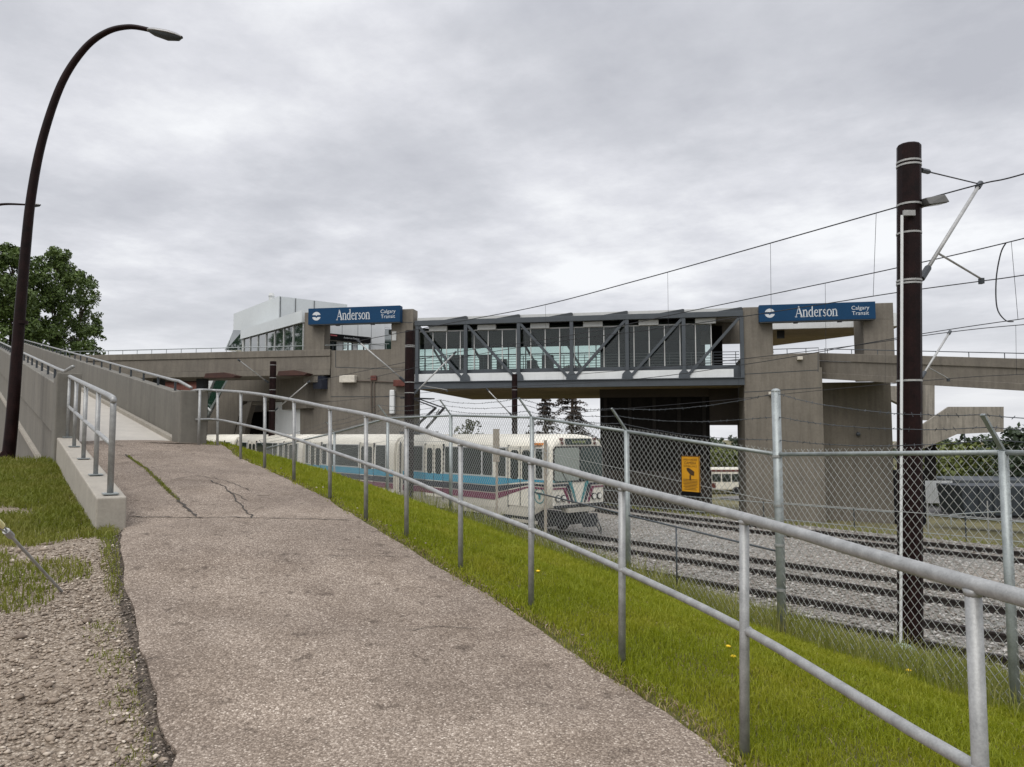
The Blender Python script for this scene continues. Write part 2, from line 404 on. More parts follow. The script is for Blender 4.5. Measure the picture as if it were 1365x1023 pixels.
def crack(pxs, wid, seed):
    r = random.Random(seed); pts = []
    src = [on_path(*p) for p in pxs]
    for a,b in zip(src, src[1:]):
        n = max(2,int((b-a).length/.07)); sd = V((-(b-a).y,(b-a).x,0)).normalized()
        for k in range(n): pts.append(a.lerp(b,k/n)+sd*r.uniform(-.018,.018))
    pts.append(src[-1]); L_, R_ = [], []
    pts = [V((p.x,p.y,path_z(p))) for p in pts]
    for i,p in enumerate(pts):
        d = (pts[min(i+1,len(pts)-1)]-pts[max(i-1,0)]); sd = V((-d.y,d.x,0)).normalized(); w = wid*r.uniform(.4,1.2)*(0.3 if i in (0,len(pts)-1) else 1)
        L_.append(p+sd*w/2+V((0,0,.006))); R_.append(p-sd*w/2+V((0,0,.006)))
    return MB().grid([L_,R_])
WL[path.name] = V((0,0,0))
CR = [([(166,606),(195,625),(225,655),(243,672),(262,690)],.035),([(165,689),(240,690),(338,691),(400,692),(470,694)],.022),([(338,691),(320,672),(300,650),(278,640)],.018),([(228,640),(262,634),(300,641),(335,655)],.012),
      ([(430,742),(480,741),(530,743)],.010),([(300,655),(318,661),(330,668)],.014),([(640,838),(585,836),(540,842)],.008)]
for i,(c,w) in enumerate(CR):
    build(crack(c,w,i), 'crack', m_crack, path, recalc=False)
# lawn between path and fence, then the bank down to the tracks
rows = []
for r,g in zip(RpX,GpX):
    rows.append([r.lerp(g,f)+V((0,0,.09*math.sin(math.pi*f)-(.045 if f == 0 else .012))) for f in (0,.05,.12,.25,.4,.55,.7,.85,1)])
    rows[-1][0] = r-(g-r).normalized()*.10-V((0,0,.09))
build(MB().grid(rows), 'lawn_soil', m_soil, smooth=True, kind='structure', recalc=False, label='soil under the mown grass verge')
def toe(g):
    s = sof(g.x,g.y); t = max(.6,-6.0-s); q = g+V((TN.x,TN.y,0))*t; q.z = -.16; return q
rows = []
for g in GpX:
    q = toe(g); g2 = g-V((0,0,.01))
    rows.append([g2.lerp(q,f)+V((0,0,.10*math.sin(math.pi*f)*(1 if f<.6 else .5))) for f in (0,.2,.4,.6,.8,1)])
build(MB().grid(rows), 'bank', m_bank, smooth=True, kind='structure', recalc=False, label='rough grassy bank down to the tracks')
# gravel shoulder and grass on the other side of the path
LpX = Lp+crom([Lp[-1]]+pts3([(-9.3,15.3,.3),(-20,29.5,.3),(-33,47,.3)]),8)[1:]
left_rows = []
for i,p in enumerate(LpX):
    d = LpX[min(i+4,len(LpX)-1)]-LpX[max(i-4,0)]; n = V((-d.y,d.x,0)).normalized()
    yy = p.y; t = min(1,max(0,(yy-5.5)/2.1)); drop0 = .03*(1-t)+.02*t; t2 = min(1,max(0,(yy-7.6)/4.8)); drop0 += .25*t2
    row = [p+n*-.3+V((0,0,-.07 if yy < 12 else -.5))]
    for o,e in ((.02,0),(.3,.02),(.7,.03),(1.2,.05),(2,.07),(3,.09),(4.5,.12),(7,.16),(12,.25)):
        row.append(p+n*o+V((0,0,-drop0-e+(.025*math.sin(p.x*3+o*2)*math.sin(p.y*2.3+o) if o > .3 else 0))))
    left_rows.append(row)
build(MB().grid(left_rows), 'gravel_shoulder', m_gravel, smooth=True, kind='structure', recalc=False, label='gravel ground beside the path')
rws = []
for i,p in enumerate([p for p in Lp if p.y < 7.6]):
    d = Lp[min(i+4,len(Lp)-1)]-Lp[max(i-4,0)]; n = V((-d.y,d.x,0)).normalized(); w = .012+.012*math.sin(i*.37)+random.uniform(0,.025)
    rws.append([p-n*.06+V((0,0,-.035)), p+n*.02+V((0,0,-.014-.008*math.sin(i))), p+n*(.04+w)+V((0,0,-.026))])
build(MB().grid(rws),'path_edge_soil_shade',m_edge,kind='structure',recalc=False,label='dark soil with painted step shade along the broken left edge of the path')  # soil ribbon whose dark colour also paints the raised edge's shade
# track bed and the land beyond, one sheet in bands
def band(prof, t0, t1, nt_):
    return MB().grid([[st(s,t0+(t1-t0)*k/nt_,z) for s,z in prof] for k in range(nt_+1)])
build(band([(-7.5,-.2),(-6,-.16),(-1.9,-.15),(3.4,-.13),(9.6,-.15),(10.2,-.5)], -60, 140, 40), 'track_ballast', m_ballast, kind='structure', recalc=False, label='grey and brown stone ballast between the rails')
build(band([(-300,-.35),(-40,-.35),(-7.4,-.3),(10.0,-.45),(13,-1.3),(26,-1.7),(48,-3.4),(120,-4.2),(900,-4.2)], -500, 900, 30), 'ground', m_ground, kind='structure', recalc=False, label='rough ground reaching to the horizon')
build(band([(50,-3.25),(62,-3.4),(75,-3.5)], -40, 30, 6), 'parking_lot', m_lot, kind='structure', recalc=False)
# tracks
def track(name, cs, ts, label, tie_z=-.17):
    e = E(name, st(cs[0],ts[0],-.17), label, 'railway track', 'railway tracks beyond the fence')
    line = [st(s,t,0) for s,t in zip(cs,ts)]; line = crom(line, 10)
    for sg in (-1,1):
        sec = [(-.07,-.16),(.07,-.16),(.07,-.135),(.012,-.12),(.012,-.045),(.036,-.035),(.036,0),(-.036,0),(-.036,-.035),(-.012,-.045),(-.012,-.12),(-.07,-.135)]
        rws = []
        for i,p in enumerate(line):
            d = line[min(i+1,len(line)-1)]-line[max(i-1,0)]; n = V((d.y,-d.x,0)).normalized()
            c = p+n*(sg*.7535); rws.append([c+n*x+V((0,0,z)) for x,z in sec]+[c+n*sec[0][0]+V((0,0,sec[0][1]))])
        build(MB().grid(rws), 'rail', m_rail, e)
    mb = MB(); acc = 0
    for p,q in zip(line,line[1:]):
        d = (q-p); L = d.length; d.normalize(); n = V((d.y,-d.x,0))
        while acc < L:
            c = p+d*acc; mb.bar(c-n*1.25+V((0,0,-.232)), c+n*1.25+V((0,0,-.232)), .22, .15); acc += .62
        acc -= L
    build(mb, 'sleepers', m_tie, e, kind='stuff')
track('railway_track', [-3.95]*6, [-50,-30,-10,5,30,90], 'rusty railway track closest to the chain link fence')
track('railway_track', [-.2]*6, [-50,-30,-10,5,30,90], 'middle railway track that the parked train stands on')
track('railway_track', [6.8,6.8,6.8,7.2,10.5,16.5,24], [-50,-30,-10,2,14,30,60], 'farthest railway track, beside the station tower wall')
# ================================================================== handrail of the path
posts = []
for x,yb,yt in PX:
    Y = 1.07/(kg(x,yt)[1]-kg(x,yb)[1]); posts.append((P(x,yb,Y), P(x,yt,Y)))
b0 = posts[0][0]; 
extra = [V((2.5,-1.6,1.765)),V((2.12,-.3,1.80)),V((1.72,.95,1.84)),V((1.33,2.2,1.90))]
posts = [(p, p+V((0,0,1.07))) for p in extra]+posts
# smooth the heights
pier_r = P(262,524,13.55)
top = [t for b,t in posts]
rl = E('pipe_railing', posts[4][0], 'long galvanised two-rail pipe handrail running down the right side of the asphalt path', 'railing')
tops = crom(top+[V((-5.5,13.2,dz(-.79))), V((-5.8,13.55,dz(-.79)))], 5)
build(MB().tube(tops, .0245, 16), 'top_rail', m_galv, rl, smooth=True)
mid = [p-V((0,0,.52)) for p in tops]
build(MB().tube(mid, .0205, 14), 'mid_rail', m_galv, rl, smooth=True)
for b,t in posts:
    mb = MB().tube([b-V((0,0,.1)), t-V((0,0,.012))], .0225, 14); c = t-V((0,0,.52)); mb.sphere(c,.029,12,8,(1,1,.8)); mb.tube([t-V((0,0,.034)),t-V((0,0,.014))],[.023,.028],12)
    build(mb, 'post', m_galv, rl, smooth=True)
build(MB().tube([V((-5.5,13.2,dz(.25))), V((-5.5,13.2,dz(-.79)))], .024, 12), 'post', m_galv, rl, smooth=True)
# ================================================================== concrete kerb with its railing, ramp walls
RD = V((-.599,.801,0)).normalized(); RN = V((RD.y,-RD.x,0))     # ramp direction, right-hand normal
c0, c1 = V((-3.87,7.6,0)), V((-7.25,12.45,0))
kd = (c1-c0).normalized(); kn = V((kd.y,-kd.x,0))
def ledge(p, q, w, b0, b1, t0, t1):
    """wall between p and q, thickness w to the left"""
    n = -kn*w
    return MB().hexa([V((p.x,p.y,b0)),V((q.x,q.y,b1)),V(((q+n).x,(q+n).y,b1)),V(((p+n).x,(p+n).y,b0))],[V((p.x,p.y,t0)),V((q.x,q.y,t1)),V(((q+n).x,(q+n).y,t1)),V(((p+n).x,(p+n).y,t0))])
kt0, kt1 = dz(.62), dz(0.0)
kerb = build(ledge(c0,c1,.27,dz(1.5),dz(1.2),kt0,kt1), 'kerb_wall', m_conc_lt, bevel=.015, label='low pale concrete kerb wall carrying a short railing at the ramp entrance', cat='kerb wall')
kr = E('kerb_railing', c0+V((0,0,kt0)), 'short galvanised two-rail railing with rounded end standing on the low kerb wall', 'railing')
kc = -kn*.13; kpos = []
for f in (.03,.25,.49,.72,.93):
    b = c0.lerp(c1,f)+kc; z = kt0+(kt1-kt0)*f; kpos.append(V((b.x,b.y,z)))
H = .98
tr = [kpos[0], kpos[0]+V((0,0,H-.12)), kpos[0]+V((0,0,H-.05))+kd*.02, kpos[0]+V((0,0,H+.005))+kd*.09]+[p+V((0,0,H)) for p in kpos[1:]]
tr.append(tr[-1]+kd*.35+V((0,0,.02))); tr.append(tr[-1]+kd*.3-V((0,0,.10)))
build(MB().tube([kpos[0]]+crom(tr[1:],4), .03, 12), 'top_rail', m_galv, kr, smooth=True)
mr = [p+V((0,0,.50)) for p in kpos]; mr.append(mr[-1]+kd*.2)
build(MB().tube(mr, .024, 12), 'mid_rail', m_galv, kr, smooth=True)
for p in kpos[1:]: build(MB().tube([p, p+V((0,0,H-.02))], .026, 12), 'post', m_galv, kr, smooth=True)
for p in kpos:
    mb = MB(); fr = Fr((p.x,p.y),(kd.x,kd.y)); mb.box(fr,-.09,.09,-.07,.07,p.z+.002,p.z+.014); build(mb, 'base_plate', m_galv_dk, kr)
# ramp deck
SL = .122
A_r = V((-6.02,13.6,3.25)); A_l = V((-7.25,12.45,3.25))
LEN = 43.0
def rp(base, a, o, z): return V((base.x,base.y,base.z))+RD*a+RN*o+V((0,0,a*SL+z))
mb = MB().hexa([rp(A_l,-.3,0,-.5),rp(A_r,-.3,0,-.5),rp(A_r,LEN,0,-.5),rp(A_l,LEN,0,-.5)],[rp(A_l,-.05,0,0.012),rp(A_r,-.05,0,.012),rp(A_r,LEN,0,0),rp(A_l,LEN,0,0)])
build(mb, 'ramp', m_deck, kind='structure', label='pale concrete ramp deck rising to the walkway')
# right wall
mb = MB().hexa([rp(A_r,0,0,-3),rp(A_r,0,.22,-3),rp(A_r,LEN,.22,-9),rp(A_r,LEN,0,-9)],[rp(A_r,0,0,.89),rp(A_r,0,.22,.89),rp(A_r,LEN,.22,.89),rp(A_r,LEN,0,.89)])
rw = E('ramp_wall', rp(A_r,0,.1,0), 'concrete parapet wall on the right side of the rising ramp', 'parapet wall')
build(mb, 'parapet', m_conc2, rw, bevel=.012)
mb = MB().hexa([rp(A_r,-.55,-.12,-2),rp(A_r,-.55,.34,-2),rp(A_r,.02,.34,-2),rp(A_r,.02,-.12,-2)],[rp(A_r,-.55,-.12,1.0),rp(A_r,-.55,.34,1.0),rp(A_r,.02,.34,.93),rp(A_r,.02,-.12,.93)])
build(mb, 'pier', m_conc2, rw, bevel=.02)
mb = MB().hexa([rp(A_r,.05,-.10,-.1),rp(A_r,.05,-.003,-.1),rp(A_r,LEN,-.003,-.1),rp(A_r,LEN,-.10,-.1)],[rp(A_r,.05,-.10,.09),rp(A_r,.05,-.003,.09),rp(A_r,LEN,-.003,.09),rp(A_r,LEN,-.10,.09)])
build(mb, 'kerb', m_conc_lt, rw)
build(MB().tube([rp(A_r,-.3,.11,1.03)]+[rp(A_r,.6,.11,1.09)]+[rp(A_r,a,.11,1.08) for a in np.linspace(1.2,LEN,20)], .028, 8), 'handrail', m_galv, rw, smooth=True)
for k in range(28):
    a = .9+k*1.5
    build(MB().tube([rp(A_r,a,.11,.86), rp(A_r,a,.11,1.07)], .022, 6), 'rail_bracket', m_steel_dk, rw)
# left wall with its outer face
lw = E('ramp_wall', rp(A_l,0,-.1,0), 'tall concrete side wall of the ramp behind the street lamp, with a sloping recessed band', 'parapet wall')
mb = MB().hexa([rp(A_l,0,-.25,.10),rp(A_l,0,0,.10),rp(A_l,LEN,0,.10),rp(A_l,LEN,-.25,.10)],[rp(A_l,0,-.25,.96),rp(A_l,0,0,.96),rp(A_l,LEN,0,.96),rp(A_l,LEN,-.25,.96)])
build(mb, 'parapet', m_conc2, lw, bevel=.012)
mb = MB().hexa([rp(A_l,0,-.20,-.62),rp(A_l,0,-.02,-.62),rp(A_l,LEN,-.02,-.62),rp(A_l,LEN,-.20,-.62)],[rp(A_l,0,-.20,.098),rp(A_l,0,-.02,.098),rp(A_l,LEN,-.02,.098),rp(A_l,LEN,-.20,.098)])
build(mb, 'panel', m_conc2, lw)
mb = MB().hexa([rp(A_l,.3,-.275,-.70),rp(A_l,.3,-.02,-.70),rp(A_l,LEN,-.02,-.70),rp(A_l,LEN,-.275,-.70)],[rp(A_l,.3,-.275,-.622),rp(A_l,.3,-.02,-.622),rp(A_l,LEN,-.02,-.622),rp(A_l,LEN,-.275,-.622)])
build(mb, 'ledge', m_conc_lt, lw)
mb = MB().hexa([rp(A_l,0,-.16,-2.5),rp(A_l,0,-.02,-2.5),rp(A_l,LEN,-.02,-9),rp(A_l,LEN,-.16,-9)],[rp(A_l,0,-.16,-.702),rp(A_l,0,-.02,-.702),rp(A_l,LEN,-.02,-.702),rp(A_l,LEN,-.16,-.702)])
build(mb, 'lower_wall', m_conc2, lw)
mb = MB().hexa([rp(A_l,-.42,-.32,-2),rp(A_l,-.42,.03,-2),rp(A_l,.02,.03,-2),rp(A_l,.02,-.32,-2)],[rp(A_l,-.42,-.32,1.2),rp(A_l,-.42,.03,1.2),rp(A_l,.02,.03,1.06),rp(A_l,.02,-.32,1.06)])
build(mb, 'pier', m_conc2, lw, bevel=.02)
build(MB().tube([rp(A_l,-.4,-.1,1.3), rp(A_l,.5,-.12,1.17)]+[rp(A_l,a,-.12,1.16) for a in np.linspace(1.5,LEN,20)], .028, 8), 'handrail', m_galv, lw, smooth=True)
for k in range(24):
    a = .7+k*1.3
    build(MB().tube([rp(A_l,a,-.12,.93), rp(A_l,a,-.12,1.15)], .022, 6), 'rail_bracket', m_steel_dk, lw)
build(MB().tube([rp(A_l,-.25,-.36,-.55),rp(A_l,-.25,-.36,-.3)],.03,8).tube([rp(A_l,-.25,-.36,-.30),rp(A_l,-.25,-.36,-.22)],[.06,.01],8), 'wall_light', m_steel_dk, lw)
# ================================================================== chain link fence
FP = [(5.7,.6,None),(4.62,3.2,None)]
fposts = []   # (x, y, rail z, base z)
for px,ry,Y in ((1337,598,5.55),(1036,602,7.75),(835,572,9.6),(709,554,11.4),(601,552,14.0),(517,556,16.5),(446,576,20.0),(354,597,26.0)):
    r = P(px,ry,Y); fposts.append((r.x,r.y,r.z))
fposts = [(6.5,-2.0,3.28),(5.6,.9,3.29),(4.62,3.3,3.30)]+fposts
fn = E('chain_link_fence', V((fposts[3][0],fposts[3][1],fposts[3][2]-1.95)), 'galvanised chain link fence with barbed wire strands between the mown grass and the tracks', 'fence')
HF = 1.92
for i,(x,y,z) in enumerate(fposts):
    corner = i == 4
    r = .046 if corner else .034
    mb = MB().tube([V((x+.01,y,z-HF-.3)), V((x,y,z+(.62 if corner else -.02)))], r, 12)
    if corner: mb.sphere((x,y,z+.62), .05, 10, 6, (1,1,.6))
    po = build(mb, 'post', m_galv_dk, fn, smooth=True)
    if corner:
        for hz in (-.05,-.55,-.95,-1.4): build(MB().tube([V((x,y,z+hz-.012)),V((x,y,z+hz+.012))], r+.007, 12), 'clamp', m_galv, po)
    else:
        n = V((y-fposts[max(i-1,0)][1], 0, 0))
        dirv = V((-.32,-.14,.42)) if i > 4 else V((-.30,-.12,.40))
        build(MB().bar(V((x,y,z-.02)), V((x,y,z))+dirv*.62, .035, .02), 'barb_arm', m_galv_dk, po)
for i in range(len(fposts)-1):
    a, b = V(fposts[i]), V(fposts[i+1])
    build(MB().tube([a-V((0,0,.03)), b-V((0,0,.03))], .021, 10), 'top_rail', m_galv_dk, fn, smooth=True)
    # woven mesh: two families of slanted wires
    L = (V((b.x,b.y,0))-V((a.x,a.y,0))).length; pitchw, ph = .078, .088
    W_, H_ = L/pitchw, (HF-.02)/ph
    d = (b-a)/L; mb = MB(); wr = .0031
    nrm = V((-d.y,d.x,0)).normalized()
    def pt(cx, cz, off): return a+d*(cx*pitchw)+V((0,0,-HF+cz*ph))+nrm*off
    for fam in (0,1):
        for k in range(int(-H_)-2, int(W_)+2):
            # x = k + z (fam 0) or x = k + H - z
            z0, z1 = 0.0, H_+.45
            if fam == 0:
                lo, hi = max(z0,-k), min(z1, W_-k)
                if hi-lo < .4: continue
                p, q = pt(k+lo,lo,.004), pt(k+hi,hi,.004)
            else:
                c = k+H_
                lo, hi = max(z0, c-W_), min(z1, c)
                if hi-lo < .4: continue
                p, q = pt(c-lo,lo,-.004), pt(c-hi,hi,-.004)
            mb.bar(p,q,wr,wr)
    build(mb, 'chain_link', m_wire, fn, recalc=False)
# mid brace with stubs near the corner post
a, b = V(fposts[4]), V(fposts[5]); c = V(fposts[6])
build(MB().tube([a-V((0,0,1.02)), b-V((0,0,1.09)), c-V((0,0,1.15))], .011, 8), 'brace_rail', m_steel, fn, smooth=True)
for f,hh in ((.63,.75),(1.0,.7)):
    p = a.lerp(b,f)-V((0,0,1.06)) ; build(MB().tube([p,p-V((0,0,hh))], .010, 8), 'brace_stub', m_steel, fn, smooth=True)
build(MB().tube([V(fposts[0])-V((0,0,.55))]+[V(p)-V((0,0,.52)) for p in fposts[1:5]]+[V(p)-V((0,0,.52)) for p in fposts[5:]], .003, 4), 'tension_wire', m_wire, fn)
def barbed(offs, name='barbed_wire'):
    """strand following the arms: off = fraction up the arm"""
    pts = []
    for i,(x,y,z) in enumerate(fposts):
        if i == 4: p = V((x,y,z+.12+offs*.48))
        else:
            dv = V((-.32,-.14,.42)) if i > 4 else V((-.30,-.12,.40)); p = V((x,y,z))+dv*(.62*(.25+.75*offs))
        pts.append(p)
    out = []
    for p,q in zip(pts,pts[1:]):
        n = 14
        for k in range(n):
            t = k/n; out.append(p.lerp(q,t)-V((0,0,.05*(4*t*(1-t))*(1+.5*offs)))+V((0,0,random.uniform(-.004,.004))))
    out.append(pts[-1]); mb = MB().tube(out, .0032, 4)
    for p,q in zip(out,out[1:]):
        for f in (.25,.75):
            c = p.lerp(q,f); r = V((random.uniform(-1,1),random.uniform(-1,1),random.uniform(-1,1))).normalized()*.02
            mb.bar(c-r,c+r,.004,.004)
    build(mb, name, m_steel_dk, fn, recalc=False)
for o in (0.0,.5,1.0): barbed(o)
# yellow camera notice wired to the fence
a, b = V(fposts[4]), V(fposts[5]); fa = Fr((b.x,b.y),(a.x-b.x,a.y-b.y))
(sa0,sz1),(sa1,sz0) = fa.q(908.5,607.5,-.03), fa.q(933.5,662,-.03)
sg = E('warning_sign', fa.w((sa0+sa1)/2,-.03,sz0), 'yellow camera surveillance notice wired to the chain link fence', 'sign')
bot = sz0+.045
mb = MB().box(fa,sa0,sa1,-.036,-.028,bot,sz1); build(mb,'board',m_yellow,sg)
mb = MB(); e=.006
for q in ((sa0,sa1,sz1-.008,sz1),(sa0,sa0+e,bot,sz1),(sa1-e,sa1,bot,sz1)): mb.box(fa,q[0],q[1],-.040,-.0363,q[2],q[3])
build(mb,'border',m_ink,sg)
build(MB().box(fa,sa0,sa1,-.036,-.028,sz0,bot-.001),'black_strip',m_signblk,sg)
SW, SH, sm = sa1-sa0, sz1-sz0, (sa0+sa1)/2
for t,z,sz in (('AREA UNDER',.10,.034),('CAMERA',.185,.046),('SURVEILLANCE',.265,.030)):
    build(text_mb(t, sz, fa, sm, -.0375, sz1-SH*z), 'lettering', m_ink, sg, recalc=False)
mb = MB(); cz = sz1-SH*.42
mb.prism(fa,[(sm-.055,cz+.05),(sm-.02,cz+.052),(sm+.06,cz+.012),(sm+.055,cz-.035),(sm+.005,cz-.03),(sm-.05,cz+.022)],-.039,-.0365)
mb.box(fa,sm-.012,sm+.008,-.039,-.0365,cz-.085,cz-.031)
build(mb,'camera_symbol',m_ink,sg)
mb = MB()
for k in range(8):
    z = sz1-SH*(.60+.036*k); L = SW*(.40 if k < 4 else .30+.05*((k*7)%3)); mb.box(fa,sm-L,sm+L*.95,-.0385,-.0365,z,z+.0045)
build(mb,'small_print',m_ink,sg)
# ================================================================== footbridge
def Q(px,py,w=0.0): return BR.q(px,py,w)
a_l = Q(553,500)[0]; a_r = Q(992,500)[0]
BW = 9.0                                     # bridge depth
br = E('footbridge', BR.w((a_l+a_r)/2,0,6.4), 'grey steel truss footbridge with glazed walkway spanning the tracks between two towers', 'footbridge')
z_tc = Q(772,421.5)[1]; z_tc0 = Q(772,428.5)[1]
z_f1, z_f0 = Q(772,495.5)[1], Q(772,506.5)[1]
z_bc1, z_bc0 = Q(772,507.5)[1], Q(772,516.5)[1]
vx = [556.5,621,691.5,762,836,911.5,989]; va = [Q(x,460)[0] for x in vx]
build(MB().box(BR,a_l,a_r,-.16,.16,z_tc0,z_tc), 'top_chord', m_steel, br, bevel=.015)
mb = MB().box(BR,a_l,a_r,-.20,.12,z_bc0+.06,z_bc1); mb.box(BR,a_l,a_r,-.30,.12,z_bc0,z_bc0+.058); mb.box(BR,a_l,a_r,-.30,-.02,z_bc1+.002,z_bc1+.05)
build(mb, 'bottom_chord', m_steel, br)
build(MB().box(BR,a_l,a_r-.6,-.04,.10,z_f0,z_f1), 'fascia_panel', m_white, br, bevel=.01)
for a in va: build(MB().box(BR,a-.11,a+.11,-.13,.11,z_bc1+.05,z_tc0), 'truss_post', m_steel, br, bevel=.012)
for i in range(6):
    if i < 3: p, q = (va[i]+.1,z_tc0-.05), (va[i+1]-.15,z_f0+.1)
    else: p, q = (va[i]+.15,z_f0+.1), (va[i+1]-.1,z_tc0-.05)
    build(MB().bar(BR.w(p[0],-.02,p[1]), BR.w(q[0],-.02,q[1]), .17, .17), 'truss_diagonal', m_steel, br, bevel=.012)
for a in va[1:-1]:   # gusset plates
    build(MB().prism(BR,[(a-.34,z_f0+.02),(a+.34,z_f0+.02),(a+.30,z_f0+.30),(a+.12,z_f0+.5),(a-.12,z_f0+.5),(a-.30,z_f0+.30)],-.15,-.135), 'gusset_plate', m_steel, br)
# roof, with raking fins over each panel
z_rf = Q(772,419)[1]
mb = MB().box(BR,a_l+.05,a_r-.05,.25,BW,z_tc+.002,z_rf+.12); build(mb, 'roof', m_fascia, br)
for i in range(6):
    build(MB().prism(BR,[(va[i+1]-1.5,z_tc+.003),(va[i+1]+.05,z_tc+.003),(va[i+1]+.05,z_rf+.10),(va[i+1]-.05,z_rf+.11)],-.05,.24), 'roof_fin', m_steel_dk, br)
    # pale ceiling box and hangers seen under the chord
    mb = MB().box(BR,va[i]+.7,va[i]+1.9,.2,.40,z_tc0-.33,z_tc0-.02); build(mb,'ceiling_panel',m_fascia,br)
# floor and soffit
z_fl = Q(772,490)[1]
build(MB().box(BR,a_l,a_r,.12,15,z_bc0+.03,z_f0+.02), 'floor_slab', m_soffit, br)
build(MB().box(BR,a_l,a_r,.35,.55,z_f0+.02,z_fl+.02), 'sill', m_steel, br)
# near glazing
z_g1, z_g0 = Q(772,436)[1], z_fl+.02
g_end = Q(948,460,.5)[0]
gl = build(MB().box(BR,a_l,g_end,.45,.47,z_g0,z_g1), 'glazing', m_bg, br)
build(MB().box(BR,a_l,g_end,.42,.52,z_g1,z_g1+.07), 'transom', m_fascia, br)
n = 21
for k in range(n):
    a = a_l+.15+(g_end-a_l-.15)*k/(n-1); build(MB().box(BR,a-.028,a+.028,.40,.444,z_g0,z_g1), 'mullion', m_fascia, gl)
# guard rail inside
zr = Q(772,474,.7)[1]; mb = MB()
for k in range(5): zz = z_g0+.1+(zr-z_g0-.1)*k/4; mb.box(BR,a_l,a_r-.2,.60,.63,zz,zz+.035)
for k in range(16): aa = a_l+.5+(a_r-a_l-.9)*k/15; mb.box(BR,aa-.02,aa+.02,.63,.66,z_g0-.2,zr)
build(mb,'guard_rail',m_steel,br)
# far side: dark band above, clear strip below, dark screen on the right part
zs = Q(680,463,BW-.3)[1]; a_d = Q(800,470,BW-.3)[0]
zb = Q(680,494,BW-.3)[1]
build(MB().box(BR,a_l-3,a_d,BW-.3,BW-.1,zs,z_tc-.1), 'far_wall_band', M('dark_grey_wall',(.018,.024,.024),.7,spec=.2), br)
a_far0, a_far1 = Q(553,470,BW)[0]-1, Q(940,470,BW-.3)[0]
build(MB().box(BR,a_d+.005,a_far1,BW-.3,BW-.1,z_f0+.03,z_tc-.1), 'far_screen', M('dark_screen',(.010,.015,.020),.5,spec=.2), br)
fg = build(MB().box(BR,a_far0,a_d-.005,BW-.24,BW-.22,z_fl-.35,zs-.003), 'far_glazing', m_bg, br)
for k in range(12):
    a = a_far0+.6+(a_d-a_far0-.9)*k/11; build(MB().box(BR,a-.035,a+.035,BW-.32,BW-.245,z_fl-.35,zs-.003), 'far_mullion', m_steel, fg)
zm = Q(680,473,BW-.3)[1]
build(MB().box(BR,a_far0,a_d-.005,BW-.34,BW-.325,zm-.04,zm+.04), 'far_transom', m_steel, fg)
for px in (594,648,718,775):     # far truss braces seen through the glass
    p = Q(px-26,468,BW+.6); q = Q(px+4,497,BW+.6)
    build(MB().bar(BR.w(p[0],BW+.3,p[1]+1.2),BR.w(q[0],BW+.3,q[1]),.16,.16),'far_brace',m_steel_dk,br)
build(MB().box(BR,a_l-2.5,a_r-1.9,1.8,BW-.35,z_g1+.15,z_tc0+.1), 'ceiling', M('ceiling_grey',(.045,.055,.055),.8,spec=.2), br)
for px0,px1,ty in ((600,620,474),(640,655,474),(663,676,480),(723,738,474),(703,716,481)):
    p,q = Q(px0,ty,BW-1.5),Q(px1,495,BW-1.5)
    build(MB().box(BR,p[0],q[0],BW-1.8,BW-1.3,z_f0+.03,p[1]),'seat_block',m_steel_dk,br,bevel=.02)
# right bay: brown bulkhead behind the open end
p = Q(955,437,4.5); q = Q(992,458,4.5)
build(MB().box(BR,p[0]-1.0,q[0]+1.5,4.5,4.7,q[1],p[1]+.6),'bulkhead',m_conc,br)
p = Q(949,470,4.5)[0]; build(MB().box(BR,p-.1,p+.65,4.2,4.45,z_fl,Q(950,436,4.5)[1]),'bulkhead_post',m_dkbeam,br)
# ================================================================== dark wall under the bridge and the road beyond it
uw = E('underpass_wall', BR.w(Q(872,600,6)[0],6,-.3), 'dark shaded abutment wall and beam underneath the footbridge', 'abutment wall')  # deep shade below the deck is painted into these wall colours
w0 = 3.2
p = Q(800,560,w0); q = Q(946,560,w0); r = Q(1000,560,w0+1); zt = z_bc0+.2
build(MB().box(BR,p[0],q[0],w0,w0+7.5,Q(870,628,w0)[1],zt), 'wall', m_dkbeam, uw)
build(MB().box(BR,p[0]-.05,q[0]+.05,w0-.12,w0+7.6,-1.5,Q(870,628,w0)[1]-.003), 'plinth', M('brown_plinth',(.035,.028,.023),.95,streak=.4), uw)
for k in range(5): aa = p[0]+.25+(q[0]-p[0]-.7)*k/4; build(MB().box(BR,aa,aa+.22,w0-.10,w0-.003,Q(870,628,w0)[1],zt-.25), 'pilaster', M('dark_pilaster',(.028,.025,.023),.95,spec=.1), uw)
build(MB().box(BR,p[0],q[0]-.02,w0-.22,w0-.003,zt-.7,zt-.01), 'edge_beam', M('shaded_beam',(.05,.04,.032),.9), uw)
build(MB().box(BR,q[0]+.004,r[0]+.8,w0+.1,w0+4,Q(970,566,w0)[1],zt-.003), 'beam', M('shaded_beam',(.05,.04,.032),.9), uw)
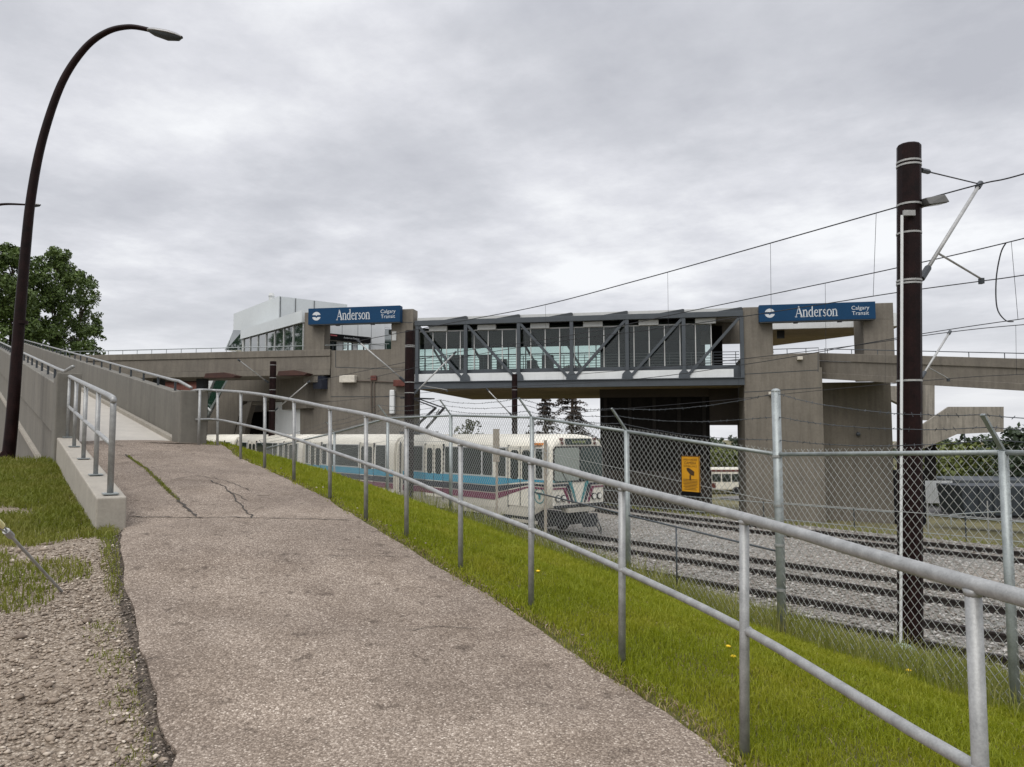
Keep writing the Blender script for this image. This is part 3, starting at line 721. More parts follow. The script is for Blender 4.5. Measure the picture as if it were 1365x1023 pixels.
# ================================================================== towers
def polyz(fr, pxs, w): return [fr.q(x,y,w) for x,y in pxs]
zs_top = Q(472,411.8,-.35)[1]
def letters(fr, sgn, x0, x1, y0, y1, w):
    """board text: roundel, station name in a serif face, operator name"""
    (A0,Z1),(A1,Z0) = fr.q(x0,y0,w), fr.q(x1,y1,w); L = A1-A0; H = Z1-Z0; zc = (Z0+Z1)/2
    return A0, L, H, zc
GL = {  # serif glyphs on a 1-unit cap height: (width, [polylines of (x, y, stroke width)])
 'A': (.86, [[(.06,0,.06),(.43,1,.07)],[(.40,1,.15),(.78,0,.16)],[(.18,.34,.06),(.62,.34,.06)],[(-.04,.02,.05),(.20,.02,.05)],[(.60,.02,.05),(.94,.02,.05)]]),
 'n': (.66, [[(.14,0,.13),(.14,.66,.13)],[(.14,.54,.06),(.28,.65,.08),(.44,.63,.11),(.52,.46,.13),(.52,0,.13)],[(.0,.02,.05),(.28,.02,.05)],[(.38,.02,.05),(.66,.02,.05)],[(.02,.63,.05),(.16,.65,.05)]]),
 'd': (.66, [[(.50,0,.13),(.50,1.04,.13)],[(.50,.56,.06),(.34,.65,.08),(.16,.56,.11),(.09,.33,.13),(.16,.10,.11),(.32,.01,.08),(.50,.12,.06)],[(.50,.02,.05),(.64,.02,.05)],[(.36,1.02,.05),(.52,1.04,.05)]]),
 'e': (.58, [[(.10,.38,.06),(.50,.38,.06)],[(.50,.38,.07),(.46,.56,.09),(.32,.65,.07),(.16,.56,.11),(.09,.33,.13),(.16,.10,.11),(.32,.01,.08),(.51,.12,.05)]]),
 'r': (.46, [[(.14,0,.13),(.14,.66,.13)],[(.14,.50,.06),(.26,.63,.09),(.40,.63,.12)],[(.0,.02,.05),(.30,.02,.05)],[(.02,.63,.05),(.16,.65,.05)]]),
 's': (.48, [[(.40,.54,.06),(.28,.65,.07),(.12,.57,.10),(.14,.42,.12),(.32,.28,.13),(.38,.14,.11),(.26,.01,.07),(.06,.10,.06)]]),
 'o': (.64, [[(.32,.65,.07),(.14,.55,.11),(.08,.33,.14),(.14,.11,.11),(.32,.01,.07),(.50,.11,.11),(.56,.33,.14),(.50,.55,.11),(.32,.65,.07)]]),
}
def serif(word, fr, a0, z0, cap, w, sx=1.0):
    mb = MB(); x = a0
    for ch in word:
        wd, strokes = GL[ch]
        for sk in strokes:
            for (xa,ya,wa),(xb,yb,wb) in zip(sk, sk[1:]):
                dx,dy = xb-xa, yb-ya; l = math.hypot(dx,dy) or 1; nx,ny = -dy/l,dx/l; ex,ey = dx/l*.02,dy/l*.02
                pts = [(xa+nx*wa/2-ex,ya+ny*wa/2-ey),(xb+nx*wb/2+ex,yb+ny*wb/2+ey),(xb-nx*wb/2+ex,yb-ny*wb/2+ey),(xa-nx*wa/2-ex,ya-ny*wa/2-ey)]
                mb.add([fr.w(x+p[0]*cap*sx,w,z0+p[1]*cap) for p in pts],[(0,1,2,3)])
        x += wd*cap*sx
    return mb, x
def station_sign(x0,x1,y0,y1,label,group=None):
    w = -.62
    (A0,Z1),(A1,Z0) = Q(x0,y0,w), Q(x1,y1,w); L = A1-A0; H = Z1-Z0; zc = (Z0+Z1)/2
    s = E('station_sign', BR.w((A0+A1)/2,w,Z0), label, 'sign', 'blue station name signs')
    build(MB().box(BR,A0,A1,w,w+.5,Z0,Z1),'board',m_blue,s,bevel=.01)
    build(MB().box(BR,A0+.02,A1-.02,w+.02,w+.45,Z0-.05,Z0-.003),'under_tray',m_steel_dk,s)
    cap = H*.62; tw = sum(GL[c][0] for c in 'Anderson')*cap; want = L*.365
    mb,_ = serif('Anderson', BR, A0+L*.315, zc-cap*.45, cap, w-.006, want/tw); build(mb,'lettering',m_letter,s,recalc=False)
    t = MB(); t1 = text_mb('Calgary', H*.32, BR, A0+L*.872, w-.006, zc+H*.15); t2 = text_mb('Transit', H*.32, BR, A0+L*.872, w-.006, zc-H*.16)
    t.add(t1.v,t1.f); t.add(t2.v,t2.f); build(t,'small_lettering',m_letter,s,recalc=False)
    R = H*.27; c = (A0+L*.092, zc); mb = MB()
    up = [(c[0]+R*math.cos(t)*1.05, c[1]+R*math.sin(t)) for t in np.linspace(.28,math.pi-.28,14)]
    up2 = [(c[0]-R*.2,c[1]+R*.28),(c[0],c[1]+R*.02),(c[0]+R*.2,c[1]+R*.28)]
    dn = [(c[0]+R*math.cos(t)*1.05, c[1]+R*math.sin(t)) for t in np.linspace(math.pi+.22,2*math.pi-.22,14)]
    dn2 = [(c[0]+R*.75,c[1]-R*.2),(c[0]+R*.25,c[1]-R*.2),(c[0],c[1]-R*.45),(c[0]-R*.25,c[1]-R*.2),(c[0]-R*.75,c[1]-R*.2)]
    mb.add([BR.w(a,w-.006,z) for a,z in up+up2],[tuple(range(len(up+up2)))]); mb.add([BR.w(a,w-.006,z) for a,z in dn+dn2],[tuple(range(len(dn+dn2)))])
    build(mb,'logo',m_letter,s,recalc=False)
    for f in (.32,.70): build(MB().box(BR,A0+L*f-.12,A0+L*f+.12,w+.05,w+.25,Z0-.13,Z0-.052),'downlight',m_black,s)
station_sign(411,533,411.6,429,'blue station name sign on the left tower, above the white headhouse wall')
station_sign(1012,1167.5,407,425,'blue station name sign on the right tower, above the open gap to the sky')
# ---- left tower
lt = E('station_tower', BR.w(Q(490,600)[0],0,-.2), 'left concrete station tower with white headhouse wall behind its opening', 'station tower')
def bx(x0,y0,x1,y1,w0,w1): 
    (A0,Z1),(A1,Z0) = Q(x0,y0,w0),Q(x1,y1,w0); return MB().box(BR,A0,A1,w0,w1,Z0,Z1)
G = -1.0
def body(x0,y0,x1,w0,w1,zb=G):
    A0,Z1 = Q(x0,y0,w0); A1,_ = Q(x1,y0,w0); return MB().box(BR,A0,A1,w0,w1,zb,Z1)
build(body(441,490.5,550,0,1.6), 'lower_wall', m_conc, lt, bevel=.02)
mb = bx(441,467.5,522,489.9,.06,.5); build(mb, 'parapet', m_conc, lt, bevel=.02)
zlo = Q(500,490.4)[1]
A0,Z1 = Q(522,413,0); A1,_ = Q(551,413,0)
build(MB().box(BR,A0,A1,-.02,.9,zlo,Z1), 'column', m_conc, lt, bevel=.02)
A0c,_ = Q(411,413,0); A1c,_ = Q(433,413,0)
build(MB().box(BR,A0c-.25,A1c,-.02,.9,Q(420,470)[1]-2,Z1), 'column', m_conc, lt, bevel=.02)
build(MB().box(BR,A1c+.003,A0-.003,.0,.8,Q(472,428.6)[1],Z1-.02), 'lintel', m_conc, lt)
# joints drawn as dark strips set proud, gap shade in their colour
mb = MB(); zj = Q(490,492)[1]
# headhouse wall behind the opening: it faces a little away
p1 = P(432,445,51.8); p2 = P(523,445,55.5); HF_ = Fr((p1.x,p1.y),(p2.x-p1.x,p2.y-p1.y))
hl = (V((p2.x,p2.y))-V((p1.x,p1.y))).length
hh = E('headhouse', V(((p1.x+p2.x)/2,(p1.y+p2.y)/2,zlo)), 'white clad station headhouse with sloping glazed wing behind the left tower', 'station building')
def hx(x0,x1,y0,y1,w0,w1):
    (A0,Z1),(A1,Z0) = HF_.q(x0,y0,w0),HF_.q(x1,y1,w0); return MB().box(HF_,A0,A1,w0,w1,Z0,Z1)
zt = HF_.q(470,424)[1]; zdoor = HF_.q(470,457)[1]; zfl = z_fl-.6
mb = MB().box(HF_,-.3,HF_.q(513,445)[0],0,.3,zdoor,zt+.2); build(mb,'front_wall',m_white,hh)
for x in (456,477,495): 
    a = HF_.q(x,445)[0]; build(MB().box(HF_,a-.012,a+.012,-.006,-.001,zdoor,zt+.2),'panel_joint',m_steel,hh)
for x0,x1 in ((432,438.5),(449,457),(471,476),(494,513)):
    build(MB().box(HF_,HF_.q(x0,460)[0],HF_.q(x1,460)[0],0.02,.28,zfl,zdoor-.003),'wall_pier',m_white,hh)
for x0,x1,m in ((438.6,448.9,m_tg),(457.1,470.9,m_bg),(476.1,493.9,m_bg)):
    a0,a1 = HF_.q(x0,460)[0]+.003,HF_.q(x1,460)[0]-.003
    d = build(MB().box(HF_,a0,a1,.12,.15,zfl,zdoor-.003),'door',m,hh)
    for f in (0,.5,.94): build(MB().box(HF_,a0+(a1-a0)*f,a0+(a1-a0)*f+.09,.08,.118,zfl,zdoor-.005),'door_frame',m_steel,d)
build(hx(513.2,522,431,438,0,.2),'side_panel',m_white,hh); build(hx(513.2,525,438.3,468,.05,.2),'side_glazing',m_hg,hh)
(A0,Z1),(A1,_) = HF_.q(438,444.5,-.2),HF_.q(494,447.5,-.2); Z0 = HF_.q(438,452.5,-.2)[1]
ns = E('name_board', HF_.w((A0+A1)/2,-.2,Z0), 'black station name board with small white lettering over the headhouse doors', 'sign')
build(MB().box(HF_,A0,A1,-.25,-.02,Z0,Z1),'board',m_signblk,ns)
build(text_mb('Anderson Station',(Z1-Z0)*.42,HF_,A0+(A1-A0)*.53,-.256,(Z0+Z1)/2),'lettering',m_letter,ns,recalc=False)
build(MB().box(HF_,A0+.12,A0+.62,-.262,-.252,Z0+(Z1-Z0)*.62,Z1-.08),'red_badge',M('badge_red',(.45,.10,.11),.5),ns)
# glazed wing running back along the tracks
q1 = P(404,440,50.2); q2 = P(322,450,60.2); WG = Fr((q1.x,q1.y),(q2.x-q1.x,q2.y-q1.y))
wl = (V((q2.x,q2.y))-V((q1.x,q1.y))).length
zf1 = WG.q(402,414.5)[1]; zf0 = WG.q(402,430.5)[1]; zgb = 8.2
ws = 0.0
def wbox(mb,a0,a1,d0,d1,z0,z1):
    # d measured outwards from the glazed line (towards the tracks is negative w)
    return mb.box(WG,a0,a1,d0,d1,z0,z1)
z2_1, z2_0 = WG.q(325,440)[1], WG.q(325,451.5)[1]
fas = MB(); 
for (za0,za1,zb0,zb1) in ((zf0,zf1,z2_0,z2_1),):
    fas.hexa([WG.w(0,-.1,za0),WG.w(wl,-.1,zb0),WG.w(wl,.6,zb0),WG.w(0,.6,za0)],[WG.w(0,-.1,za1),WG.w(wl,-.1,zb1),WG.w(wl,.6,zb1),WG.w(0,.6,za1)])
build(fas,'fascia',m_roofwh,hh)
gw = build(MB().hexa([WG.w(.02,.1,zgb),WG.w(wl,.1,zgb),WG.w(wl,.14,zgb),WG.w(.02,.14,zgb)],[WG.w(.02,.1,zf0-.005),WG.w(wl,.1,z2_0-.005),WG.w(wl,.14,z2_0-.005),WG.w(.02,.14,zf0-.005)]),'glazing',m_hg,hh)
for k in range(8):
    a = .1+(wl-.2)*k/7; zt_ = zf0+(z2_0-zf0)*a/wl; wd = .30 if k in (7,) else .05
    build(MB().box(WG,a-wd,a+.04,.03,.096,zgb,zt_-.01),'mullion',m_fascia,gw)
build(MB().box(WG,-.1,wl+3,.3,5,zgb-3,zgb+.1),'floor',m_conc,hh)
# sloping end of the wing and the white roof box
v1 = P(372,395,57.0); v0 = P(311.5,418,65.4); v2 = P(463,405.5,60.7); zt = v1.z
v3 = V((v2.x+(v0.x-v1.x), v2.y+(v0.y-v1.y)))
rb = build(MB().plan([(v1.x,v1.y),(v2.x,v2.y),(v3.x,v3.y),(v0.x,v0.y)], zt-3.6, zt),'roof_box',m_roofwh,hh)
def seam(p, q, f, out):
    c = p.lerp(q,f); return MB().bar(V((c.x,c.y,zt-3.5))+out, V((c.x,c.y,zt-.03))+out, .07,.03)
d12 = (v2-v1); d12.z = 0; nrm = V((d12.y,-d12.x,0)).normalized()*.03
for f in (.02,.23,.50): build(seam(v1,v2,f,nrm),'panel_joint',m_steel_dk,rb)
e0 = P(311,418,65.4); e1 = P(301,466,62)
mb = MB().hexa([P(301,467,63),P(324,467,61),P(324,467,61)+V((.5,4,0)),P(301,467,63)+V((.5,4,0))],[P(311,440,63),P(324,440.5,61),P(324,440.5,61)+V((.5,4,0)),P(311,440,63)+V((.5,4,0))])
build(mb,'end_glazing',m_hg,hh)
mb = MB().bar(P(300.5,467,62.8),P(311,443,63.2),.12,.12); build(mb,'raking_trim',m_roofwh,hh)
mb = MB().hexa([P(310,441,62.9),P(324.5,441,60.9),P(324.5,441,60.9)+V((.5,4,0)),P(310,441,62.9)+V((.5,4,0))],[P(312,419,63.5),P(324.5,428,60.9),P(324.5,428,60.9)+V((.5,4,0)),P(312,419,63.5)+V((.5,4,0))])

c = P(362,397,60); build(MB().tube([V((c.x,c.y,zt-.3)),V((c.x,c.y,zt+.55))],.22,10).tube([V((c.x,c.y,zt+.55)),V((c.x,c.y,zt+.8))],[.28,.16],10),'flue',m_fascia,rb)
# lower flank of the left tower (face running back along the tracks), built round its openings
f1 = P(441,540,Q(441,540)[0] and 49.4); f2 = P(262,540,62.0)
o1 = BR.w(Q(441,540)[0],0,0)
FK = Fr((o1.x,o1.y),(f2.x-o1.x,f2.y-o1.y))
def fp(pxs): return [FK.q(x,y,0) for x,y in pxs]
mb = MB()
zbot = 0.6
def fpoly(pxs, w0=0,w1=.4): mb.prism(FK, fp(pxs), w0, w1)
fpoly([(305,504),(440.5,504),(440.5,535),(324,535)])
fpoly([(305,504.5),(323.5,535),(310,585),(266,585)])
fpoly([(324.5,540),(336,535.4),(329,560),(325,585),(311,585)])
fpoly([(400,535.5),(440.5,535.5),(440.5,592),(400,592)])
build(mb,'flank_wall',m_conc,lt,recalc=True)
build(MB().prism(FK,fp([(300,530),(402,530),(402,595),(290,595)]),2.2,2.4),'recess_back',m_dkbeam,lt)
build(MB().prism(FK,fp([(356,536),(399.5,536),(399.5,592),(356,592)]),.25,.45),'white_door',m_white,lt)
build(MB().prism(FK,fp([(336,535.6),(355.5,535.6),(355.5,540),(334,540)]),.1,.4),'door_head',m_conc,lt)
build(MB().prism(FK,fp([(425,502),(437,502),(437,519),(426,519)]),-.5,-.02),'louvre_box',m_navy,lt)
# inclined green-glazed stair beside it
stp = E('stair_enclosure', P(280,580,63), 'inclined stair enclosure with green glass and white trim below the walkway', 'stair enclosure')
SK = Fr((P(262,540,63).x,P(262,540,63).y),(FK.ax.x,FK.ax.y))
def sp(pxs): return [SK.q(x,y,0) for x,y in pxs]
build(MB().prism(SK,sp([(287,506),(303,506),(281,548),(272,546)]),.05,.09),'green_glazing',m_gg,stp)
build(MB().prism(SK,sp([(280,506),(286.5,506),(272,540),(268,540)]),-.1,.3),'white_trim',m_white,stp)
build(MB().prism(SK,sp([(303.5,506),(306,506),(272,566),(269,566)]),-.1,.3),'outer_trim',m_galv_dk,stp)
build(MB().prism(SK,sp([(274,506),(300,506),(278,560),(266,575),(262,560)]),.5,.6),'backing',M('pale_green_wall',(.22,.27,.24),.7),stp)
build(MB().bar(SK.w(*[sp([(272,538)])[0][0],-.12,sp([(272,538)])[0][1]]),SK.w(sp([(283,548)])[0][0],-.12,sp([(283,548)])[0][1]),.12,.1),'cross_trim',m_white,stp)
# ---- walkway beam from the ramp to the left tower
wk = E('walkway_bridge', BR.w(Q(260,500,.2)[0],.2,7.2), 'long concrete walkway beam crossing from the ramp to the left tower', 'walkway')
al, ar = Q(45,480)[0], Q(440.6,480)[0]; zt0 = Q(300,469.5)[1]
L5 = zt0-.05
build(MB().box(BR,al,ar,-.10,.25,Q(300,478)[1],zt0),'coping_band',m_conc,wk,bevel=.02)
build(MB().box(BR,al,ar,-.04,.25,Q(300,495)[1],Q(300,478.4)[1]),'parapet',m_conc,wk)
build(MB().box(BR,al,ar,-.09,3.2,Q(300,502.5)[1],Q(300,495.3)[1]),'slab_edge',m_conc,wk,bevel=.02)
build(MB().box(BR,al,ar,2.9,3.2,Q(300,495)[1],zt0),'rear_parapet',m_conc,wk)
for z,(a0,a1) in ((.30,(al,Q(520,467,.3)[0])),):
    build(MB().tube([BR.w(a0,.1,zt0+z),BR.w(a1,.1,zt0+z)],.03,8),'handrail',m_galv_dk,wk,smooth=True)
    for k in range(24): a = a0+.3+(a1-a0-.5)*k/23; build(MB().tube([BR.w(a,.1,zt0-.05),BR.w(a,.1,zt0+z)],.02,6),'rail_post',m_galv_dk,wk)
for x in (212,270): 
    a = Q(x,510,1.5)[0]; build(MB().box(BR,a-.28,a+.28,1.2,1.8,-.4,Q(300,502.6)[1]),'support_post',m_steel_dk,wk)
# ---- right tower
rt = E('station_tower', BR.w(Q(1090,600)[0],0,-1.5), 'right concrete station tower with an open portal and a plain lower wall', 'station tower')
zc = Q(1090,470)[1]
Zt = Q(1090,406.5,-.1)[1]
A0,_ = Q(991.5,500); A1,_ = Q(1093,500); A2,_ = Q(1030,440); 
mb = MB(); pz = Q(992,475)[1]; pz2 = Q(1090,470)[1]
mb.prism(BR,[(A0,-2.0),(A1+.12,-2.0),(A1+.12,Q(1095,490)[1]),(A1,Q(1095,490)[1]),(A1,pz2),(A0,pz2-.1)],0,4.5); build(mb,'lower_wall',m_conc,rt,bevel=.02)
build(MB().box(BR,A0,A2,-.01,1.0,pz2-.3,Zt),'column',m_conc,rt,bevel=.02)
A3,A4 = Q(1146,440,.8)[0],Q(1186,440,.8)[0]
build(MB().box(BR,A3,A4,-.01,2.2,pz2-1.6,Zt),'column',m_conc,rt,bevel=.02)
build(MB().box(BR,A2+.003,A3-.003,0,.8,Q(1090,426)[1],Zt-.02),'lintel',m_conc,rt)
B0,B1 = Q(1096,560,2.2)[0],Q(1189,560,2.2)[0]
build(MB().box(BR,A1+.125,B1,2.2,7,-2.0,pz2-1.62),'rear_wall',m_conc,rt,bevel=.02)
# canopy seen through the portal
cz1,cz0 = Q(1090,427,3)[1],Q(1090,437.5,3)[1]
build(MB().box(BR,A2-.6,Q(1212,430,3)[0],3.0,3.3,cz0,cz1+.3),'canopy_fascia',m_white,rt)
s0,s1 = Q(1028,438,3)[0],Q(1200,438,3)[0]
mb = MB().hexa([BR.w(s0-.3,3.3,cz0),BR.w(s1,3.3,cz0),BR.w(s1,5.2,cz0-.02),BR.w(s0-.3,14,cz0-.02)],[BR.w(s0-.3,3.3,cz0+.1),BR.w(s1,3.3,cz0+.1),BR.w(s1,5.2,cz0+.1),BR.w(s0-.3,14,cz0+.1)]); build(mb,'canopy_soffit',m_soffit,rt)
build(bx(1036,441,1046,451,3.6,3.8),'loudspeaker',m_black,rt)
for x in (1016,): pass
hr = MB().tube([BR.w(A2+.02,.15,pz2+.02),BR.w(A2+.02,.15,pz2+.25),BR.w(A1,.15,pz2+.28),BR.w(A1,.15,pz2-.2)],.025,6); build(hr,'handrail',m_steel,rt)
for k in range(3): a = A2+.8+k*1.05; build(MB().tube([BR.w(a,.15,pz2-.1),BR.w(a,.15,pz2+.26)],.02,6),'rail_post',m_steel,rt)
for x,y,wd in ((1066,478,.15),(1029,525,.2)):
    a,z = Q(x,y,-.05); build(MB().box(BR,a-wd,a+wd,-.22,-.005,z-.10,z+.10),'wall_lamp',m_cream,rt,bevel=.03)
a,z = Q(1144,579,2.1); build(MB().sphere(BR.w(a,2.1,z),.13,8,6),'wall_lamp',m_steel,rt)
# shadow-gap joints in the stucco: dark strips on the face paint the gap's shade
def joint_shade_strip(x0,y0,x1,y1,w,par):
    p,q = Q(x0,y0,w),Q(x1,y1,w); build(MB().bar(BR.w(p[0],w-.004,p[1]),BR.w(q[0],w-.004,q[1]),.012,.035),'joint_shade_strip',m_steel_dk,par)
for j in ((992,499,1090,493.5),(992,523,1095,517),(992,427,1029,427)): joint_shade_strip(*j,0,rt)
joint_shade_strip(1090.5,471,1090.5,496,0,rt)
joint_shade_strip(1146,425.5,1186,425.5,0,rt)
joint_shade_strip(448,489.8,540,492.4,0,lt); joint_shade_strip(441,529,550,529,0,lt); joint_shade_strip(523,430,550,430,-.02,lt); joint_shade_strip(447.3,468,447.3,490,.055,lt)
# conduit and fittings on the left tower front
cd = E('wall_conduit', BR.w(Q(490,509)[0],-.1,Q(490,512)[1]), 'brown conduit with junction boxes fixed to the left tower wall', 'conduit')
mb = MB(); p,q = Q(472,507.5),Q(526,509.5); mb.tube([BR.w(p[0],-.08,p[1]),BR.w(q[0],-.08,q[1])],.045,6)
for x in (495.5,499.5): p,q = Q(x,507),Q(x,560); mb.tube([BR.w(p[0],-.08,p[1]),BR.w(q[0],-.08,q[1])],.04,6)
build(mb,'pipe',M('brown_conduit',(.12,.095,.075),.7),cd); build(bx(494,501,501.5,507,-.16,-.02),'junction_box',m_red,cd)
for x0,y0,x1,y1,m,lab in ((452,500.5,472.5,510,m_cream,'cream floodlight box on the left tower wall'),(524,506.5,541,515,m_red,'rusty red box on the left tower wall beside the maroon mast')):
    o = bx(x0,y0,x1,y1,-.45,-.03); build(o,'wall_box',m,None,bevel=.04,label=lab,cat='wall box')
build(bx(519,520,525,552,-.35,-.05),'vent_pipe',m_white,None,bevel=.05,label='white vertical vent pipe on the left tower wall',cat='pipe')
build(bx(522.5,442,528,454,-.06,-.025),'notice_plate',m_fascia,None,label='small pale notice plate on the left tower column',cat='sign')
# rusty canopies under the walkway
for x0,y0,x1,y1,lab in ((275,497.5,317,503.5,'rusty brown canopy edge under the walkway, left of the maroon mast'),(372,494.5,412,500.5,'rusty brown canopy edge on the walkway, right of the maroon mast')):
    (A0,Z1),(A1,Z0) = Q(x0,y0,-.7),Q(x1,y1,-.7); mb = MB().prism(BR,[(A0,Z0),(A1-.2,Z0),(A1,Z0+.12),(A1-.9,Z1),(A0+.1,Z1-.05)],-.95,-.11)
    build(mb,'canopy',M('rust_brown',(.060,.024,.017),.7,var=.3),None,label=lab,cat='canopy')
# ---- right walkway beam, dropping towards the right
d0 = P(1091,487,44.6); d1 = P(1420,497,32.5)
RB = Fr((d0.x,d0.y),(d1.x-d0.x,d1.y-d0.y)); rl_ = (V((d1.x,d1.y))-V((d0.x,d0.y))).length
zA1,zA0 = RB.q(1096,470)[1],RB.q(1096,504.5)[1]; zB1,zB0 = RB.q(1365,478.5)[1],RB.q(1365,521.5)[1]
aB = RB.q(1365,480)[0]; k1 = (zB1-zA1)/aB; k0 = (zB0-zA0)/aB; ext = 26
rwk = E('walkway_bridge', RB.w(2,0,zA0), 'concrete walkway beam sloping away from the right tower, passing behind the near mast', 'walkway')
def beam(w0,w1,t0,t1,a0=0.0,a1=ext):
    zz = lambda a,t: (zA0+k0*a)+((zA1+k1*a)-(zA0+k0*a))*t
    return MB().hexa([RB.w(a0,w0,zz(a0,t0)),RB.w(a1,w0,zz(a1,t0)),RB.w(a1,w1,zz(a1,t0)),RB.w(a0,w1,zz(a0,t0))],[RB.w(a0,w0,zz(a0,t1)),RB.w(a1,w0,zz(a1,t1)),RB.w(a1,w1,zz(a1,t1)),RB.w(a0,w1,zz(a0,t1))])
build(beam(-.10,.25,.70,1.0),'coping_band',m_conc,rwk,bevel=.015); build(beam(-.03,.25,.232,.695),'parapet',m_conc,rwk); build(beam(-.08,3,0,.23),'slab_edge',m_conc,rwk,bevel=.015); build(beam(2.75,3,.232,1.0),'rear_parapet',m_conc,rwk)
zz1 = lambda a: zA1+k1*a
build(MB().tube([RB.w(.5,.1,zz1(.5)+.25),RB.w(ext,.1,zz1(ext)+.25)],.025,6),'handrail',m_steel,rwk)
for k in range(14): a = .6+k*1.7; build(MB().tube([RB.w(a,.1,zz1(a)-.05),RB.w(a,.1,zz1(a)+.25)],.02,6),'rail_post',m_steel,rwk)
# ---- stained concrete stair behind the mast
SX = Fr((P(1230,560,58).x,58),(1,-.05))
sr = E('concrete_stair', P(1290,600,58), 'stained pale concrete stair and landing parapet to the right of the near mast', 'stair')
def sq(pxs,w=0): return [SX.q(x,y,w) for x,y in pxs]
build(MB().prism(SX,sq([(1184,512),(1256,512),(1256,545),(1240,552),(1226,540),(1184,520)]),2.5,3.2),'upper_flight',m_conc_st,sr)
build(MB().prism(SX,sq([(1183,598),(1265,542.5),(1338,542.5),(1338,576),(1276,579),(1232,598)]),0,.25),'lower_flight',m_conc_st,sr)
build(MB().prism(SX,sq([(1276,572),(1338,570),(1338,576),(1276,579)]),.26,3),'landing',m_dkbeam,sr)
build(MB().prism(SX,sq([(1244,510),(1256.5,510),(1256.5,560),(1244,560)]),1.2,1.8),'stair_post',m_conc_st,sr)
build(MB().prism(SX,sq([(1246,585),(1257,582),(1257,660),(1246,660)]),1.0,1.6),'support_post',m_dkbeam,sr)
# brick building beyond the walkway
bk = E('brick_building', P(240,560,75), 'red brick building seen under the walkway beyond the ramp wall', 'building')
p0,p1 = P(120,520,75),P(283,520,75); mb = MB().box(WF,p0.x,p1.x,75,90,-1,P(200,509,75).z); build(mb,'wall',m_brick,bk)
for k in range(5):
    x = p0.x+1.2+k*2.3; build(MB().box(WF,x,x+1.2,74.93,74.99,P(200,545,75).z,P(200,520,75).z),'window',m_tg,bk)
build(MB().box(WF,p0.x-.2,p1.x+.2,74.7,90.2,P(200,509,75).z+.003,P(200,507,75).z+.2),'roof',m_dkbeam,bk)
